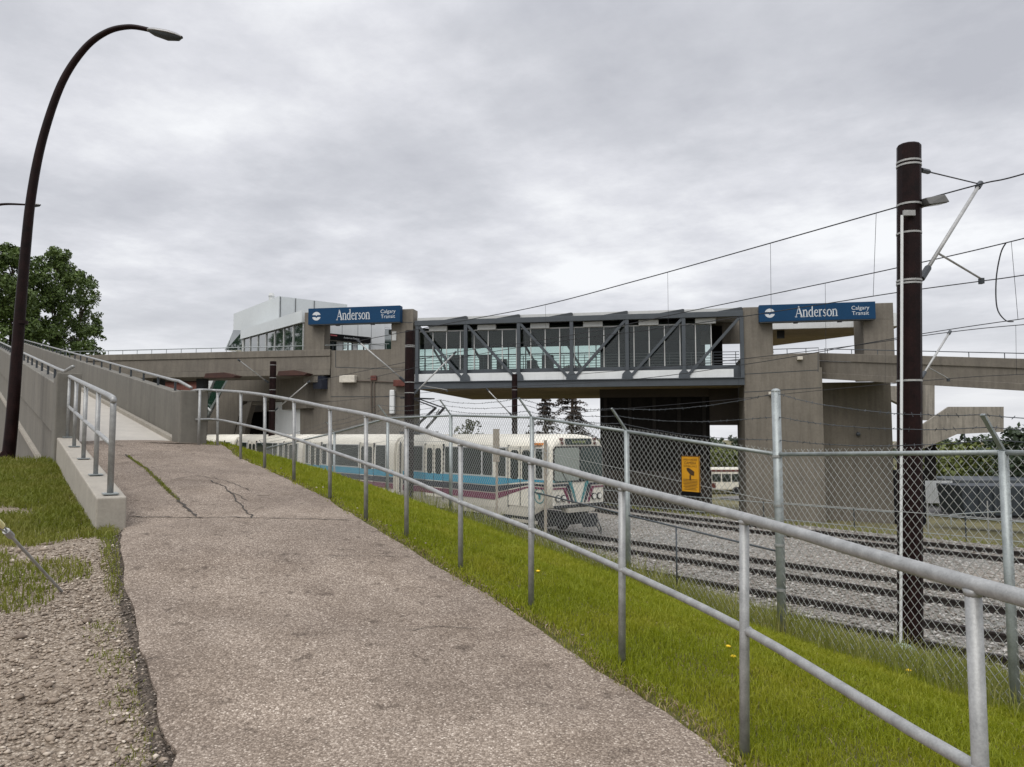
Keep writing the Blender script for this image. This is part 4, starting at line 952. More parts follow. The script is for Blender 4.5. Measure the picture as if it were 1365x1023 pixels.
# ================================================================== light rail train
HWD = 1.33
prof = [(-1.24,.62),(-1.33,1.0),(-1.335,1.9),(-1.325,2.6),(-1.27,3.02),(-1.12,3.24),(-.8,3.37),(-.4,3.42),(0,3.435)]
prof = prof+[(-w,z) for w,z in prof[-2::-1]]
def section(a, kw=1.0, zlow=.62, ztop=None):
    out = []
    for w,z in prof:
        zz = max(z, zlow)
        if ztop is not None and zz > 2.9: zz = 2.9+(zz-2.9)*ztop
        out.append(TR.w(a, w*kw, zz))
    return out
def zq(y, x=600):  # z on near side
    return TR.q(x,y,-HWD)[1]
AQ = lambda x: TR.q(x,600,-HWD)[0]
CARL = 18.6
def car(base, label, first):
    e = E('light_rail_car', TR.w(base+CARL/2,0,-.17), label, 'tram car', 'coupled cars of the parked train')
    L = CARL
    half = L/2
    X = lambda a: base+a
    def mir(a): return L-a
    # body in two halves with an articulation bellows between
    for s in (0,1):
        secs = [(-.16,.90,1.0,.55),(-.10,.955,1.0,.80),(.05,.988,.98,.95),(.30,1,.90,1),(.9,1,.62,1),(half-.38,1,.62,1)]
        rows = [section(X(a if s == 0 else L-a),k,zl,ztp) for a,k,zl,ztp in secs]
        mb = MB().grid(rows); n = len(prof)
        mb.f += [tuple(range(n)), tuple(range(len(mb.v)-n,len(mb.v)))]
        o = build(mb,'body',m_trainw,e,smooth=False)
        try:
            me = o.data; 
            for p in me.polygons: p.use_smooth = len(p.vertices) == 4
        except Exception: pass
    mb = MB().grid([section(X(half-.375),.94,.7),section(X(half+.375),.94,.7)]); build(mb,'bellows',m_trainw,e)
    mb = MB()
    for k in range(4): a=X(half-.3+.2*k); mb.grid([section(a,.965,.7),section(a+.05,.965,.7)])
    build(mb,'bellows_rib',m_skirt,e)
    pw = MB().tube([TR.w(X(half-.15),-1.335,1.0),TR.w(X(half-.15),-1.335,2.9),TR.w(X(half-.05),-1.25,3.1)],.03,6); build(pw,'conduit',m_under,e)
    W0, W1 = -HWD-.016, -HWD+.05
    def win(a0,a1,z0,z1,name='window',m=m_tg):
        r = .06; g = [(a0+r,z0),(a1-r,z0),(a1,z0+r),(a1,z1-r),(a1-r,z1),(a0+r,z1),(a0,z1-r),(a0,z0+r)]
        o = build(MB().prism(TR,[(X(a),z) for a,z in g],W0-.003,W1),name,m,e)
        for q in ((a0-.03,a0-.002,z0-.03,z1+.03),(a1+.002,a1+.03,z0-.03,z1+.03),(a0,a1,z1+.002,z1+.03),(a0,a1,z0-.03,z0-.002)):
            pass
        mb = MB(); 
        for q in ((a0-.035,a0-.002,z0-.035,z1+.035),(a1+.002,a1+.035,z0-.035,z1+.035),(a0-.002,a1+.002,z1+.002,z1+.035),(a0-.002,a1+.002,z0-.035,z0-.002)):
            mb.box(TR,X(q[0]),X(q[1]),W0-.006,W1,q[2],q[3])
        build(mb,'frame',m_black if name == 'door_window' else m_fascia,o)
    zw0,zw1 = 1.95,2.93
    segs = [(.18,.5),(2.1,2.55),(2.85,3.42),(3.5,5.8),(7.42,8.25)]
    doors = [(.66,1.94),(5.96,7.2)]
    for a0,a1 in segs:
        win(a0,a1,zw0,zw1); win(mir(a1),mir(a0),zw0,zw1)
    for a0,a1 in [d for d in doors]+[(mir(b),mir(a)) for a,b in doors]:
        d = build(MB().box(TR,X(a0),X(a1),W0,W1,.98,3.02),'door',m_trainw,e)
        build(MB().box(TR,X(a0)-.03,X(a0)-.003,W0-.011,W1,.9,3.05),'door_seal',m_black,d); build(MB().box(TR,X(a1)+.003,X(a1)+.03,W0-.011,W1,.9,3.05),'door_seal',m_black,d)
        mid_ = (a0+a1)/2; build(MB().box(TR,X(mid_)-.015,X(mid_)+.015,W0-.011,W1,.99,3.0),'door_seal',m_black,d)
        for b0,b1 in ((a0+.12,mid_-.1),(mid_+.1,a1-.12)):
            g=.08; P_ = [(b0+g,zw0-.08),(b1-g,zw0-.08),(b1,zw0),(b1,2.8),(b1-g,2.88),(b0+g,2.88),(b0,2.8),(b0,zw0)]
            build(MB().prism(TR,[(X(a),z) for a,z in P_],W0-.008,W0+.02),'door_window',m_tg,d)
    # colour bands along the side
    Ws0,Ws1 = -HWD-.021,-HWD+.02
    zb = [(1.62,1.89,m_tblue,'blue_stripe'),(1.36,1.585,m_navy,'navy_stripe'),(1.10,1.325,m_purple,'purple_stripe')]
    thin = [(1.83,1.90),(1.70,1.77),(1.60,1.66)]
    for (z0,z1,m,nm),(t0,t1) in zip(zb,thin):
        for mi in (0,1):
            f = (lambda a: X(mir(a))) if mi else X
            segs_ = [[(2.75,z0),(8.9,z0),(8.9,z1),(2.75,z1)],[(.95,t0),(2.75,z0),(2.75,z1),(.95,t1)],[(.06,t0),(.95,t0),(.95,t1),(.06,t1)]]
            mb = MB()
            for sgm in segs_: mb.prism(TR,[(f(a),z) for a,z in sgm],Ws0,Ws1)
            build(mb,nm,m if not (nm == 'blue_stripe' and False) else m_tteal,e)
    # skirt, underframe, bogies
    mb = MB(); mb.box(TR,X(2.4),X(half-.5),-1.29,-1.2,.56,.985); mb.box(TR,X(half+.5),X(L-2.4),-1.29,-1.2,.56,.985)
    build(mb,'skirt',m_skirt,e)
    mb = MB().box(TR,X(.5),X(half-.45),-1.1,1.1,.30,.61); mb.box(TR,X(half+.45),X(L-.5),-1.1,1.1,.30,.61)
    for a in (3.9,5.0,6.4,11.5,12.9,14.4): mb.box(TR,X(a),X(a+.8),-1.22,1.2,.22,.55)
    build(mb,'underframe',m_under,e)
    build(MB().box(TR,X(.55),X(1.9),-1.27,-1.22,.42,.52),'step_bar',m_skirt,e)
    for a in (2.3,half,L-2.3):
        bg = build(MB().box(TR,X(a-1.2),X(a+1.2),-.95,-.8,.22,.45).box(TR,X(a-1.2),X(a+1.2),.8,.95,.22,.45).box(TR,X(a-.25),X(a+.25),-.795,.795,.22,.42),'bogie',m_under,e)
        for da in (-.9,.9):
            for w in (-.78,.66):
                pts = [TR.w(X(a+da),w,.33),TR.w(X(a+da),w+.12,.33)]; build(MB().tube(pts,.33,18),'wheel',m_rail,bg)
    # roof equipment
    # cab front
    FA = -.17
    CF = Fr(TR.w(base,0,0)[:2], TN)         # a across the track, w along it
    sgn = 1 if CF.ay.dot(TD) > 0 else -1
    if first:
        fq = lambda x,y: CF.q(x,y,FA*sgn)
        def fr_poly(poly,d0,d1,name,m,par=e): return build(MB().prism(CF,poly,(FA-d1)*sgn,(FA+d0)*sgn),name,m,par)
        def rr(a0,a1,z0,z1,r): return [(a0+r,z0),(a1-r,z0),(a1,z0+r),(a1,z1-r),(a1-r,z1),(a0+r,z1),(a0,z1-r),(a0,z0+r)]
        (wa0,wz1),(wa1,wz0) = fq(730.5,597.5),fq(804.5,638.5); wa0,wa1 = -1.12,1.12
        wsm = .02
        o = fr_poly(rr(wa0-.05,wa1+.05,wz0-.05,wz1+.05,.10),.02,.012,'windscreen_seal',m_black)
        fr_poly(rr(wa0,.02,wz0,wz1,.08),.02,.018,'windscreen',m_tgl,o); fr_poly(rr(.07,wa1,wz0,wz1,.08),.02,.018,'windscreen',M('windscreen_dark_side',(.045,.065,.065),.12),o)
        for sx in (-.55,.75):
            build(MB().bar(CF.w(sx,(FA-.03)*sgn,wz0-.03),CF.w(sx-.35,(FA-.03)*sgn,wz0+.45),.02,.02),'wiper',m_black,o)
        db = fr_poly(rr(-.62,.62,3.07,3.28,.04),.05,.015,'destination_sign',M('blind_glass',(.02,.035,.035),.2))
        build(text_mb('Somerset',.17,CF,0,(FA-.02)*sgn,3.175),'lettering',M('blind_yellow',(.42,.47,.20),.6),db,recalc=False)
        for a in (-.78,.78):
            for z in (3.12,3.25): build(MB().tube([CF.w(a,(FA-.03)*sgn,z),CF.w(a,(FA+.08)*sgn,z)],.055,10),'marker_lamp',M('marker_red',(.12,.05,.04),.3),e)
        # stripes with the V
        zt_ = 1.90
        for t0,t1,vo,vw,m,nm in ((1.83,1.90,.52,.065,m_tteal,'teal_stripe'),(1.70,1.77,.64,.075,m_navy,'navy_stripe'),(1.60,1.65,.76,.07,m_purple,'purple_stripe')):
            for sg in (-1,1):
                vx = .10+vo-.14; zbv = 1.10
                k = (t1-zbv)*.42
                mb = MB(); d0,d1 = (FA-.012)*sgn,(FA+.06)*sgn
                mb.prism(CF,[(sg*1.19,t0),(sg*(vx),t0),(sg*(vx-.02),t1),(sg*1.19,t1)],d0,d1)
                xb = vx-.33*(t1-1.1)/.8
                mb.prism(CF,[(sg*(vx+.0),t0),(sg*(vx-.02),t1),(sg*(vx-vw-.06),t1),(sg*(xb-vw),1.12),(sg*xb,1.12)],d0,d1+.001*sgn)
                build(mb,nm,m,e)
        build(text_mb('2003',.13,CF,0,(FA-.016)*sgn,1.84),'fleet_number',m_under,e,recalc=False)
        for sg in (-1,1):
            for da in (0,.26):
                a = sg*(.72+da); o = build(MB().tube([CF.w(a,(FA-.04)*sgn,1.30),CF.w(a,(FA+.05)*sgn,1.30)],.115,16),'headlight',m_under,e)
                build(MB().tube([CF.w(a,(FA-.052)*sgn,1.30),CF.w(a,(FA-.041)*sgn,1.30)],.085,16),'lens',M('lens_pale',(.80,.79,.72),.25),o)
        fr_poly([(-1.17,1.0),(1.17,1.0),(1.17,1.07),(-1.17,1.07)],.1,.05,'bumper',m_under)
        build(MB().box(CF,-.6,.65,(FA-.12)*sgn,(FA+.2)*sgn,.82,.96),'buffer_beam',m_skirt,e)
        mb = MB().bar(CF.w(0,(FA+.3)*sgn,.62),CF.w(0,(FA-.45)*sgn,.58),.22,.22); mb.bar(CF.w(0,(FA-.40)*sgn,.58),CF.w(0,(FA-.62)*sgn,.58),.5,.42); mb.box(CF,-.72,.72,(FA+.25)*sgn,(FA+.6)*sgn,.40,.80)
        build(mb,'coupler',m_under,e)
        mb = MB().tube([CF.w(.25,(FA-.5)*sgn,.5),CF.w(.5,(FA-.55)*sgn,.1),CF.w(.75,(FA-.3)*sgn,.25),CF.w(.8,(FA)*sgn,.7)],.025,6); build(mb,'hose',m_black,e)
        # corner mirror post, amber lamp, roundel
        build(MB().bar(TR.w(base-.02,-1.37,2.15),TR.w(base-.02,-1.37,3.15),.10,.12),'mirror',m_fascia,e)
        build(MB().box(TR,base+.25,base+.62,-HWD-.02,-HWD+.3,3.06,3.13),'amber_lamp',m_amber,e)
        R = .26; ca,cz_ = base+.33,1.38; mb = MB()
        for k in range(24):
            t0,t1 = 2*math.pi*k/24,2*math.pi*(k+1)/24
            mb.add([TR.w(ca+r_*math.cos(t),-HWD-.013,cz_+r_*math.sin(t)) for r_,t in ((R,t0),(R,t1),(R*.86,t1),(R*.86,t0))],[(0,1,2,3)])
        for z0,z1,w_ in ((.04,.11,.15),(-.02,.04,.06),(-.12,-.02,.05)): mb.add([TR.w(ca+x,-HWD-.013,cz_+z) for x,z in ((-w_,z0),(w_,z0),(w_,z1),(-w_,z1))],[(0,1,2,3)])
        build(mb,'roundel',m_tteal,e,recalc=False)
        # pantograph by the articulation
        a = half+.2; zb_ = 3.45
        pg = build(MB().box(TR,X(a-.5),X(a+1.1),-.5,.5,zb_,zb_+.10),'pantograph',m_under,e)
        for w in (-.35,.35):
            kn_ = TR.w(X(a-1.35),w*.6,4.55); ft = TR.w(X(a+.45),w,zb_+.1); hd = TR.w(X(a+.55),w*.5,5.0)
            build(MB().bar(ft,kn_,.08,.08),'lower_arm',m_under,pg); build(MB().bar(kn_,hd,.045,.045),'upper_arm',m_under,pg)
        build(MB().bar(TR.w(X(a+.55),-.8,5.02),TR.w(X(a+.55),.8,5.02),.10,.05),'collector',m_under,pg); build(MB().bar(TR.w(X(a+.3),-.8,5.02),TR.w(X(a+.3),.8,5.02),.10,.05),'collector',m_under,pg)
        build(MB().bar(TR.w(X(a-.2),0,3.5),TR.w(X(a-1.3),0,4.5),.03,.03),'spring_rod',m_galv_dk,pg)
    return e
car(0.0, 'white train car with blue, navy and purple stripes facing the camera side of the tracks', True)
car(19.3, 'rear train car coupled behind, half hidden by the ramp and the handrail', False)
# ================================================================== masts and overhead wires
def mast(x, y, z0, ztop, r0, r1, label, bands, n=12, lean=0.0):
    e = E('catenary_mast', V((x,y,z0)), label, 'mast', 'maroon overhead line masts')
    lx = lambda z: x+lean*(z-z0)/(ztop-z0)
    build(MB().tube([V((x,y,z0-.3)),V((lx(ztop-.02),y,ztop-.02)),V((lx(ztop),y,ztop))],[r0,r1,r1*.92],n),'pole',m_pole,e,smooth=False)
    for z in bands:
        r = r0+(r1-r0)*(z-z0)/(ztop-z0); build(MB().tube([V((lx(z),y,z-.015)),V((lx(z),y,z+.015))],r+.008,n+4),'band',m_insul,e)
    return e
def mz(py, Y): return P(682,py,Y).z
YM = 12.0; m1 = P(1211.5,850,YM); mx = P(1211.5,850,YM).x
z0 = -.1
M1 = mast(mx,YM,z0,mz(194,YM),.185,.182,'tall thick maroon overhead line mast in the right foreground behind the fence',[mz(y,YM) for y in (217,222,274,312,375,379,508)], lean=P(1211.5,194,YM).x-P(1211.5,850,YM).x)
cx_ = P(1200,840,YM-.2).x; cx2 = P(1202.5,292,YM-.2).x
build(MB().tube([V((cx_,YM-.2,.15)),V((cx2,YM-.2,mz(292,YM)))],.022,8),'conduit',m_white,M1)
mt = P(1211.5,290,YM).x; build(MB().box(WF,mt-.2,mt-.02,YM-.24,YM-.19,mz(293,YM),mz(286,YM)),'plate',m_insul,M1)
sbx = build(MB().sphere((mx-.22,YM-.25,.05),.2,10,8,(1,1,.8)),'ground_box',M('pale_green_cap',(.35,.45,.40),.6),None,label='pale green cap at the foot of the near mast in the tall grass',cat='utility cap')
# floodlight
fl = E('floodlight', P(1240,268,YM-.1), 'small square floodlight bracketed to the near maroon mast', 'floodlight')
p = P(1226,276,YM); q = P(1238,270,YM-.1)
build(MB().bar(p,q,.06,.06),'bracket',m_insul,fl)
c = P(1243,268,YM-.15); mb = MB().hexa([c+V((-.12,-.14,-.10)),c+V((.20,-.14,-.06)),c+V((.20,.16,-.02)),c+V((-.12,.16,-.06))],[c+V((-.16,-.10,.02)),c+V((.14,-.12,.07)),c+V((.15,.14,.10)),c+V((-.15,.14,.06))])
build(mb,'housing',M('flood_grey',(.12,.12,.115),.6),fl,bevel=.015)
build(MB().hexa([c+V((-.08,-.11,-.105)),c+V((.17,-.11,-.067)),c+V((.17,.12,-.035)),c+V((-.08,.12,-.07))],[c+V((-.08,-.11,-.09)),c+V((.17,-.11,-.055)),c+V((.17,.12,-.02)),c+V((-.08,.12,-.055))]),'lens',M('flood_lens',(.22,.22,.16),.3),fl)
def onS(px,py,s):
    """point seen at (px,py) on the vertical plane at track offset s"""
    k,_ = kg(px,py); Y = (s+2.15*.768+25.7*.64)/(k*.768+.64); return P(px,py,Y)
def bracket(par, foot, tip, reg=None, wire=None, hang=None):
    br_ = build(MB().tube([foot,tip],.032,8),'bracket_arm',m_insul,par,smooth=True)
    d = (foot-tip).normalized()
    build(MB().tube([foot-d*.0,foot-d*.32],.055,8),'insulator',m_steel_dk,br_); build(MB().tube([tip-d*.05,tip+d*.12],.05,8),'clamp',m_steel_dk,br_)
    if reg:
        a = tip.lerp(foot,reg[0]); build(MB().tube([a,reg[1]],.018,6),'registration_arm',m_insul,br_); build(MB().bar(reg[1]-V((0,0,.09)),reg[1]+V((0,0,.01)),.09,.06),'wire_clip',m_steel_dk,br_)
    if hang: build(MB().tube(hang,.012,5),'stay_wire',m_cable,br_); build(MB().tube([hang[0],hang[0].lerp(hang[1],.12)],.04,6),'stay_insulator',m_steel_dk,br_)
tip = onS(1306,246,-3.0); foot = P(1228,372,YM+.1)
bracket(M1, foot, tip, (.745,onS(1308,372,-3.1)), None, [P(1228,227,YM),onS(1303,245,-3.02)])
# mast between the tracks near the train
Y2 = 30.2; M2 = mast(P(545.5,560,Y2).x,Y2,-.15,mz(441,Y2),.20,.195,'maroon overhead line mast in front of the left tower corner beside the parked train',[mz(y,Y2) for y in (461,463,510,524)])
bracket(M2, P(541,510,Y2), onS(477,455,-3.7)); bracket(M2, P(551,526,Y2), onS(607,470,.3),(.8,onS(596,520,.2)))
Y3 = 43.5; M3 = mast(P(686,560,Y3).x,Y3,-.3,mz(499,Y3),.165,.16,'maroon mast standing below the middle of the footbridge truss',[mz(520,Y3)])
bracket(M3, P(684,556,Y3), P(649,519,Y3))
Y4 = 44.0; M4 = mast(P(362.5,560,Y4).x,Y4,-.3,mz(482,Y4),.19,.185,'maroon mast in front of the walkway beam, left of the towers',[mz(y,Y4) for y in (487,504,520,548)])
bracket(M4, P(366,548,Y4), onS(412,509,.3)); bracket(M4, P(358,490,Y4)+V((0,0,-.9)), P(317,518,Y4-2)+V((0,0,1.6)))
pm = onS(1211,560,4.4); M5 = mast(pm.x,pm.y,-.2,CAMZ+.14*pm.y,.17,.165,'maroon mast of the farthest track hidden behind the near mast',[mz(y,pm.y) for y in (508,)])
bracket(M5, onS(1228,504,4.6), onS(1266,443,6.8),(.78,onS(1264,505,6.9)))
eb = E('equipment_cabinet', V((pm.x-.35,pm.y,-.2)), 'dark equipment cabinet beside the near mast, against the tower wall', 'cabinet')
p = P(1185,626,pm.y); build(MB().box(WF,p.x,p.x+.75,pm.y-.5,pm.y-.2,.9,p.z),'body',m_signblk,eb,bevel=.02); build(MB().box(WF,p.x+.3,p.x+.45,pm.y-.4,pm.y-.3,-.3,.899),'pedestal',m_galv_dk,eb)
def wires(name, label, s, mess, cont, drops, jumper=None):
    e = E(name, onS(*mess[0],s), label, 'overhead wire', 'overhead wires above the tracks')
    mp_ = crom([onS(x,y,s) for x,y in mess],8); cp = crom([onS(x,y,s) for x,y in cont],8)
    build(MB().tube(mp_,.013,6),'messenger_wire',m_cable,e); build(MB().tube(cp,.010,6),'contact_wire',m_cable,e)
    for (x0,y0),(x1,y1) in drops:
        build(MB().tube([onS(x0,y0,s),onS(x1,y1,s)],.005,4),'dropper',m_cable,e)
    if jumper: build(MB().tube(crom([onS(x,y,s) for x,y in jumper],6),.014,6),'jumper_cable',m_cable,e)
wires('overhead_wire','highest overhead wire pair, clamped to the near mast bracket',-3.1,[(2100,20),(1600,160),(1365,232),(1306,246),(1197,276),(1000,332),(850,374),(720,408),(600,431),(476,455)],[(2100,250),(1600,330),(1365,367),(1308,375),(1197,390),(1095,406),(985,423),(860,441),(754,454),(620,476),(490,505)],[((1168,284),(1164,395)),((1027,325),(1028,416)),((727,406),(728,458)),((890,363),(891,437)),((620,427),(621,476))])
wires('overhead_wire','middle overhead wire pair with a looping jumper cable at the right',.2,[(2000,150),(1600,255),(1365,318),(1197,357),(1050,388),(905,418),(800,440),(700,457),(607,470),(420,508)],[(2000,345),(1600,395),(1365,425),(1200,450),(1000,485),(820,508),(596,521),(400,540)],[((1348,322),(1357,426)),((1100,378),(1101,467)),((750,449),(751,513))],[(1341,324),(1334,338),(1328,372),(1329,410),(1340,427),(1351,429)])
wires('overhead_wire','lowest overhead wire pair running in front of the right tower portal',6.9,[(1900,395),(1500,424),(1365,433),(1266,443),(1130,462),(1013,476),(900,488),(760,500)],[(1900,470),(1500,492),(1365,499),(1265,505),(1100,520),(950,535),(760,551)],[((1354,434),(1355,500)),((1180,455),(1180,513)),((985,479),(984,531))])
# ================================================================== street lamps
def lamp(pts, rad, head_p, head_d, label, hs=1.0):
    e = E('street_lamp', pts[0], label, 'street lamp', 'street lamps on the left')
    c = crom(pts,10); m = len(c); rs = [rad[0]+(rad[1]-rad[0])*(i/(m-1))**.8 for i in range(m)]
    build(MB().tube(c,rs,12),'pole',m_pole,e,smooth=True)
    d = V(head_d).normalized(); s_ = d.cross(V((0,0,1))).normalized(); u = s_.cross(d)
    rows = []
    for f,w,hh,hb in ((0,.05,.05,.05),(.06,.10,.07,.07),(.25,.14,.09,.10),(.6,.16,.09,.14),(.85,.13,.07,.12),(1,.05,.03,.05)):
        cc = V(head_p)+d*(.82*f*hs); row = []
        for k in range(14):
            t = 2*math.pi*k/14; z = math.sin(t)*(hh if math.sin(t) > 0 else .02); row.append(cc+s_*(math.cos(t)*w*hs)+u*(z*hs))
        rows.append(row+[row[0]])
    build(MB().grid(rows),'lamp_head',m_lamp,e,smooth=True)
    rows = []
    for f,w,hb in ((.05,.06,.02),(.2,.11,.07),(.6,.13,.12),(.9,.10,.08),(.99,.03,.02)):
        cc = V(head_p)+d*(.82*f*hs)-u*(.015*hs); rows.append([cc+s_*(math.cos(t)*w*hs)-u*(abs(math.sin(t))*hb*hs) for t in np.linspace(0,math.pi,9)])
    build(MB().grid(rows),'lens_bowl',m_steel_dk,e,smooth=True)
    return e
YL = 14.0
lpx = [(9,628),(16,560),(25,440),(33,345),(42,260),(57,185),(82,112),(112,66),(142,43),(172,36),(199,40)]
lp_ = [P(x,y,YL) for x,y in lpx]
L1 = lamp(lp_,(.118,.042),P(197,41,YL),P(244,49,YL)-P(199,40,YL),'tall maroon street lamp with a curved arm in the left foreground',.83)
b = lp_[0]; build(MB().tube([b-V((0,0,.25)),b+V((0,0,.02))],.20,10),'base',m_conc_lt,L1)
hh_ = build(MB().tube([b+V((.02,-.10,.30)),b+V((.02,-.135,.30))],.075,12),'handhole_cover',m_pole,L1)
build(MB().tube([P(30,430,YL)-V((.0,0,.03)),P(30,430,YL)+V((0,0,.03))],.095,12),'band',m_pole,L1)
Y2_ = 32.0; far = [P(-60,600,Y2_),P(-58,450,Y2_),P(-50,330,Y2_),P(-28,283,Y2_),P(0,273,Y2_),P(34,273,Y2_)]
lamp(far,(.13,.04),P(34,273,Y2_),V((1,0,-.02)),'distant street lamp head peeking in behind the near lamp post',.8)
# ================================================================== vegetation
def leaf_cloud(centers, n_per, size, name, mat, parent, seed, flat=0.6):
    r = np.random.default_rng(seed); vs = []; 
    C_ = []
    for (c,rad) in centers:
        n = max(6,int(n_per*rad**2)); d = r.normal(size=(n,3)); d /= np.linalg.norm(d,axis=1)[:,None]
        rr = rad*(r.random(n)**.4)[:,None]; C_.append(np.array(c)+d*rr*np.array([1,1,.85]))
    C_ = np.concatenate(C_); n = len(C_)
    nr = r.normal(size=(n,3)); nr[:,2] += flat; nr /= np.linalg.norm(nr,axis=1)[:,None]
    t = np.cross(nr, r.normal(size=(n,3))); t /= np.linalg.norm(t,axis=1)[:,None]+1e-9; b = np.cross(nr,t)
    s = size*(.6+.8*r.random(n))[:,None]
    p0 = C_-t*s; p1 = C_+b*s*.55; p2 = C_+t*s; p3 = C_-b*s*.55
    v = np.stack([p0,p1,p2,p3],1).reshape(-1,3); i = np.arange(n)*4
    tr_ = np.concatenate([np.stack([i,i+1,i+2],1),np.stack([i,i+2,i+3],1)])
    return tri_mesh(v,tr_,name,mat,parent)
def tree(x,y,z,h,cw,label,group,mat=m_leaf,trunk=.2,lobes=40,npp=90,size=.16,cb=.18,seed=1,lr=1.0,kind='poplar',cat='tree'):
    r = random.Random(seed); e = E('tree' if cat == 'tree' else 'shrub', V((x,y,z)), label, cat, group)
    mb = MB(); top = V((x,y,z+h)); base = V((x,y,z-.3))
    mb.tube([base,V((x+.1,y,z+h*.35)),V((x,y,z+h*.85))],[trunk,trunk*.7,trunk*.15],7)
    cs = []
    for k in range(lobes):
        f = (k+.5)/lobes; zz = z+h*(cb+(1-cb)*f); prof_ = math.sin(math.pi*min(1,max(0,(f*.80+.17))))**.75
        ang = r.uniform(0,6.283); rad = cw*prof_*r.uniform(.25,.95 if lr == 1 else 1.12); c = V((x+rad*math.cos(ang),y+rad*math.sin(ang),zz-(.06*h if f > .9 else 0)))
        cs.append((c,lr*cw*r.uniform(.18,.40)*(.75 if f > .8 else 1)))
        if k%3 == 0: mb.tube([V((x,y,zz-h*.10)),c],[trunk*.3,.02],5)
    build(mb,'trunk',m_bark,e); leaf_cloud(cs,npp,size,'crown',mat,e,seed)
    return e
# poplars at the far left
t_defs = [(P(12,470,58),16.0-1.2,3.6,'broad green poplar at the left edge behind the lamp post',3),(P(70,470,62),14.3,3.0,'green poplar to the right of the lamp post with its crown top showing',4),(P(104,470,66),9.8,2.0,'smaller green poplar at the right end of the left tree group',5),(P(-45,470,55),15.5,3.8,'green poplar mostly outside the left edge',6)]
for p,h,cw,lab,sd in t_defs: 
    g0 = 2.2; tree(p.x,p.y,g0,mz([316,318,345,312][sd-3],p.y)-g0,cw,lab,'poplars behind the ramp',seed=sd,lobes=150,npp=400,size=.125,lr=.68)
for k,(px,Y,h) in enumerate(((30,70,9),(95,74,8.5),(-10,66,9.5))):
    p = P(px,470,Y); tree(p.x,p.y,2,h,3.6,['round dark tree low behind the left lamp post','low dark tree under the smaller poplar','low dark tree at the left frame edge'][k],'trees behind the ramp',mat=m_leaf3,seed=20+k,lobes=45,npp=70,size=.24)
# brown spruces beyond the footbridge
def spruce(px,ytop,Y,h,label,seed,full=1.0):
    p = P(px,600,Y); zt = P(px,ytop,Y).z; z0 = -1.5; x,y = p.x,p.y; r = random.Random(seed)
    e = E('spruce_tree', V((x,y,z0)), label, 'tree', 'spruces beyond the bridge')
    mb = MB().tube([V((x,y,z0)),V((x,y,zt))],[.24,.06],7); lv = []; H_ = zt-z0
    z = z0+.9
    while z < zt-.3:
        f = (z-z0)/H_; L = (4.6*(1-f)+.5)*full
        for k in range(5):
            a = r.uniform(0,6.283); l = L*r.uniform(.55,1.05); tip = V((x+l*math.cos(a),y+l*math.sin(a),z-l*.22+.1)); midp = V((x+l*.5*math.cos(a),y+l*.5*math.sin(a),z+.06*l))
            mb.tube([V((x,y,z)),midp,tip],[.045,.03,.012],4)
            for q in np.linspace(.25,1,7):
                c = midp.lerp(tip,(q-.5)*2) if q > .5 else V((x,y,z)).lerp(midp,q*2); lv.append((c-V((0,0,.10)),.16+.14*(1-q)))
        z += r.uniform(.38,.55)
    build(mb,'trunk',m_bark,e); leaf_cloud(lv,260,.09,'crown',m_needle,e,seed,flat=-.4)
spruce(763,478,66,9,'brown drooping spruce between the mast and the dark wall',31); spruce(727,490,70,9,'thin brown spruce just right of the mast under the bridge',32,.55)
tree(P(627,585,62).x,62,-1.2,mz(555,62)+1.2,1.8,'pale green shrub above the train roof, left of the mast','shrubs beyond the tracks',mat=m_leaf2,trunk=.06,lobes=34,npp=190,size=.11,seed=41,cb=.1,cat='shrub')
tree(P(706,590,66).x,66,-1.2,mz(570,66)+1.2,1.6,'brownish bush by the spruce trunk above the train roof','shrubs beyond the tracks',mat=m_needle,trunk=.06,lobes=20,npp=60,size=.12,seed=42,cb=.1,cat='shrub')
# green bushes behind the gap and at the right
bushes = [(962,600,95,4.2,'olive bush seen through the gap left of the right tower',m_leaf2),(940,606,99,4.0,'olive bush behind the left side of the gap under the bridge',m_leaf2),(1242,590,72,3.2,'shaded bush between the near mast and the stair post',m_leaf2),(1270,597,76,3.6,'yellow green bush below the stair landing',m_leaf2),(1300,594,74,3.8,'large yellow green bush right of the stair',m_leaf2),(1330,600,78,3.4,'yellow green bush behind the last fence post',m_leaf2),(1352,571,66,3.4,'dark leafy tree at the right edge above the fence',m_leaf3),(1385,566,68,4.2,'dark leafy tree beyond the right edge',m_leaf3)]
for k,(px,yt,Y,cw,lab,mt) in enumerate(bushes):
    p = P(px,600,Y); z0 = -3.4; tree(p.x,p.y,z0,P(px,yt,Y).z-z0+.3,cw,lab,'bushes beyond the station',mat=mt,trunk=.08,lobes=44,npp=46,size=.24,seed=50+k,cb=.05,cat='shrub')
for k,(px,yt,Y,w) in enumerate(((975,578,125,1.6),(984,581,128,1.4),(948,583,120,2.6),(1240,577,120,3),(1262,583,130,3),(1308,581,125,3),(1286,578,140,2),(640,583,130,3.5),(668,585,120,3.5),(590,586,135,4))):
    p = P(px,600,Y); z0 = -4; tree(p.x,p.y,z0,P(px,yt,Y).z-z0,w,['narrow dark conifer in the gap by the right tower','second narrow conifer, nearer the right tower wall','pale distant tree at the left of the gap','distant dark tree left of the stair post','distant dark tree below the stair landing','distant dark tree right of the light pole','thin distant tree beside the light pole','far tree just showing over the train roof','far low tree left of the spruces','far tree over the train roof near the tower'][k],'distant trees',mat=m_leaf3,trunk=.12,lobes=30,npp=30,size=.34,seed=70+k,cb=.1)
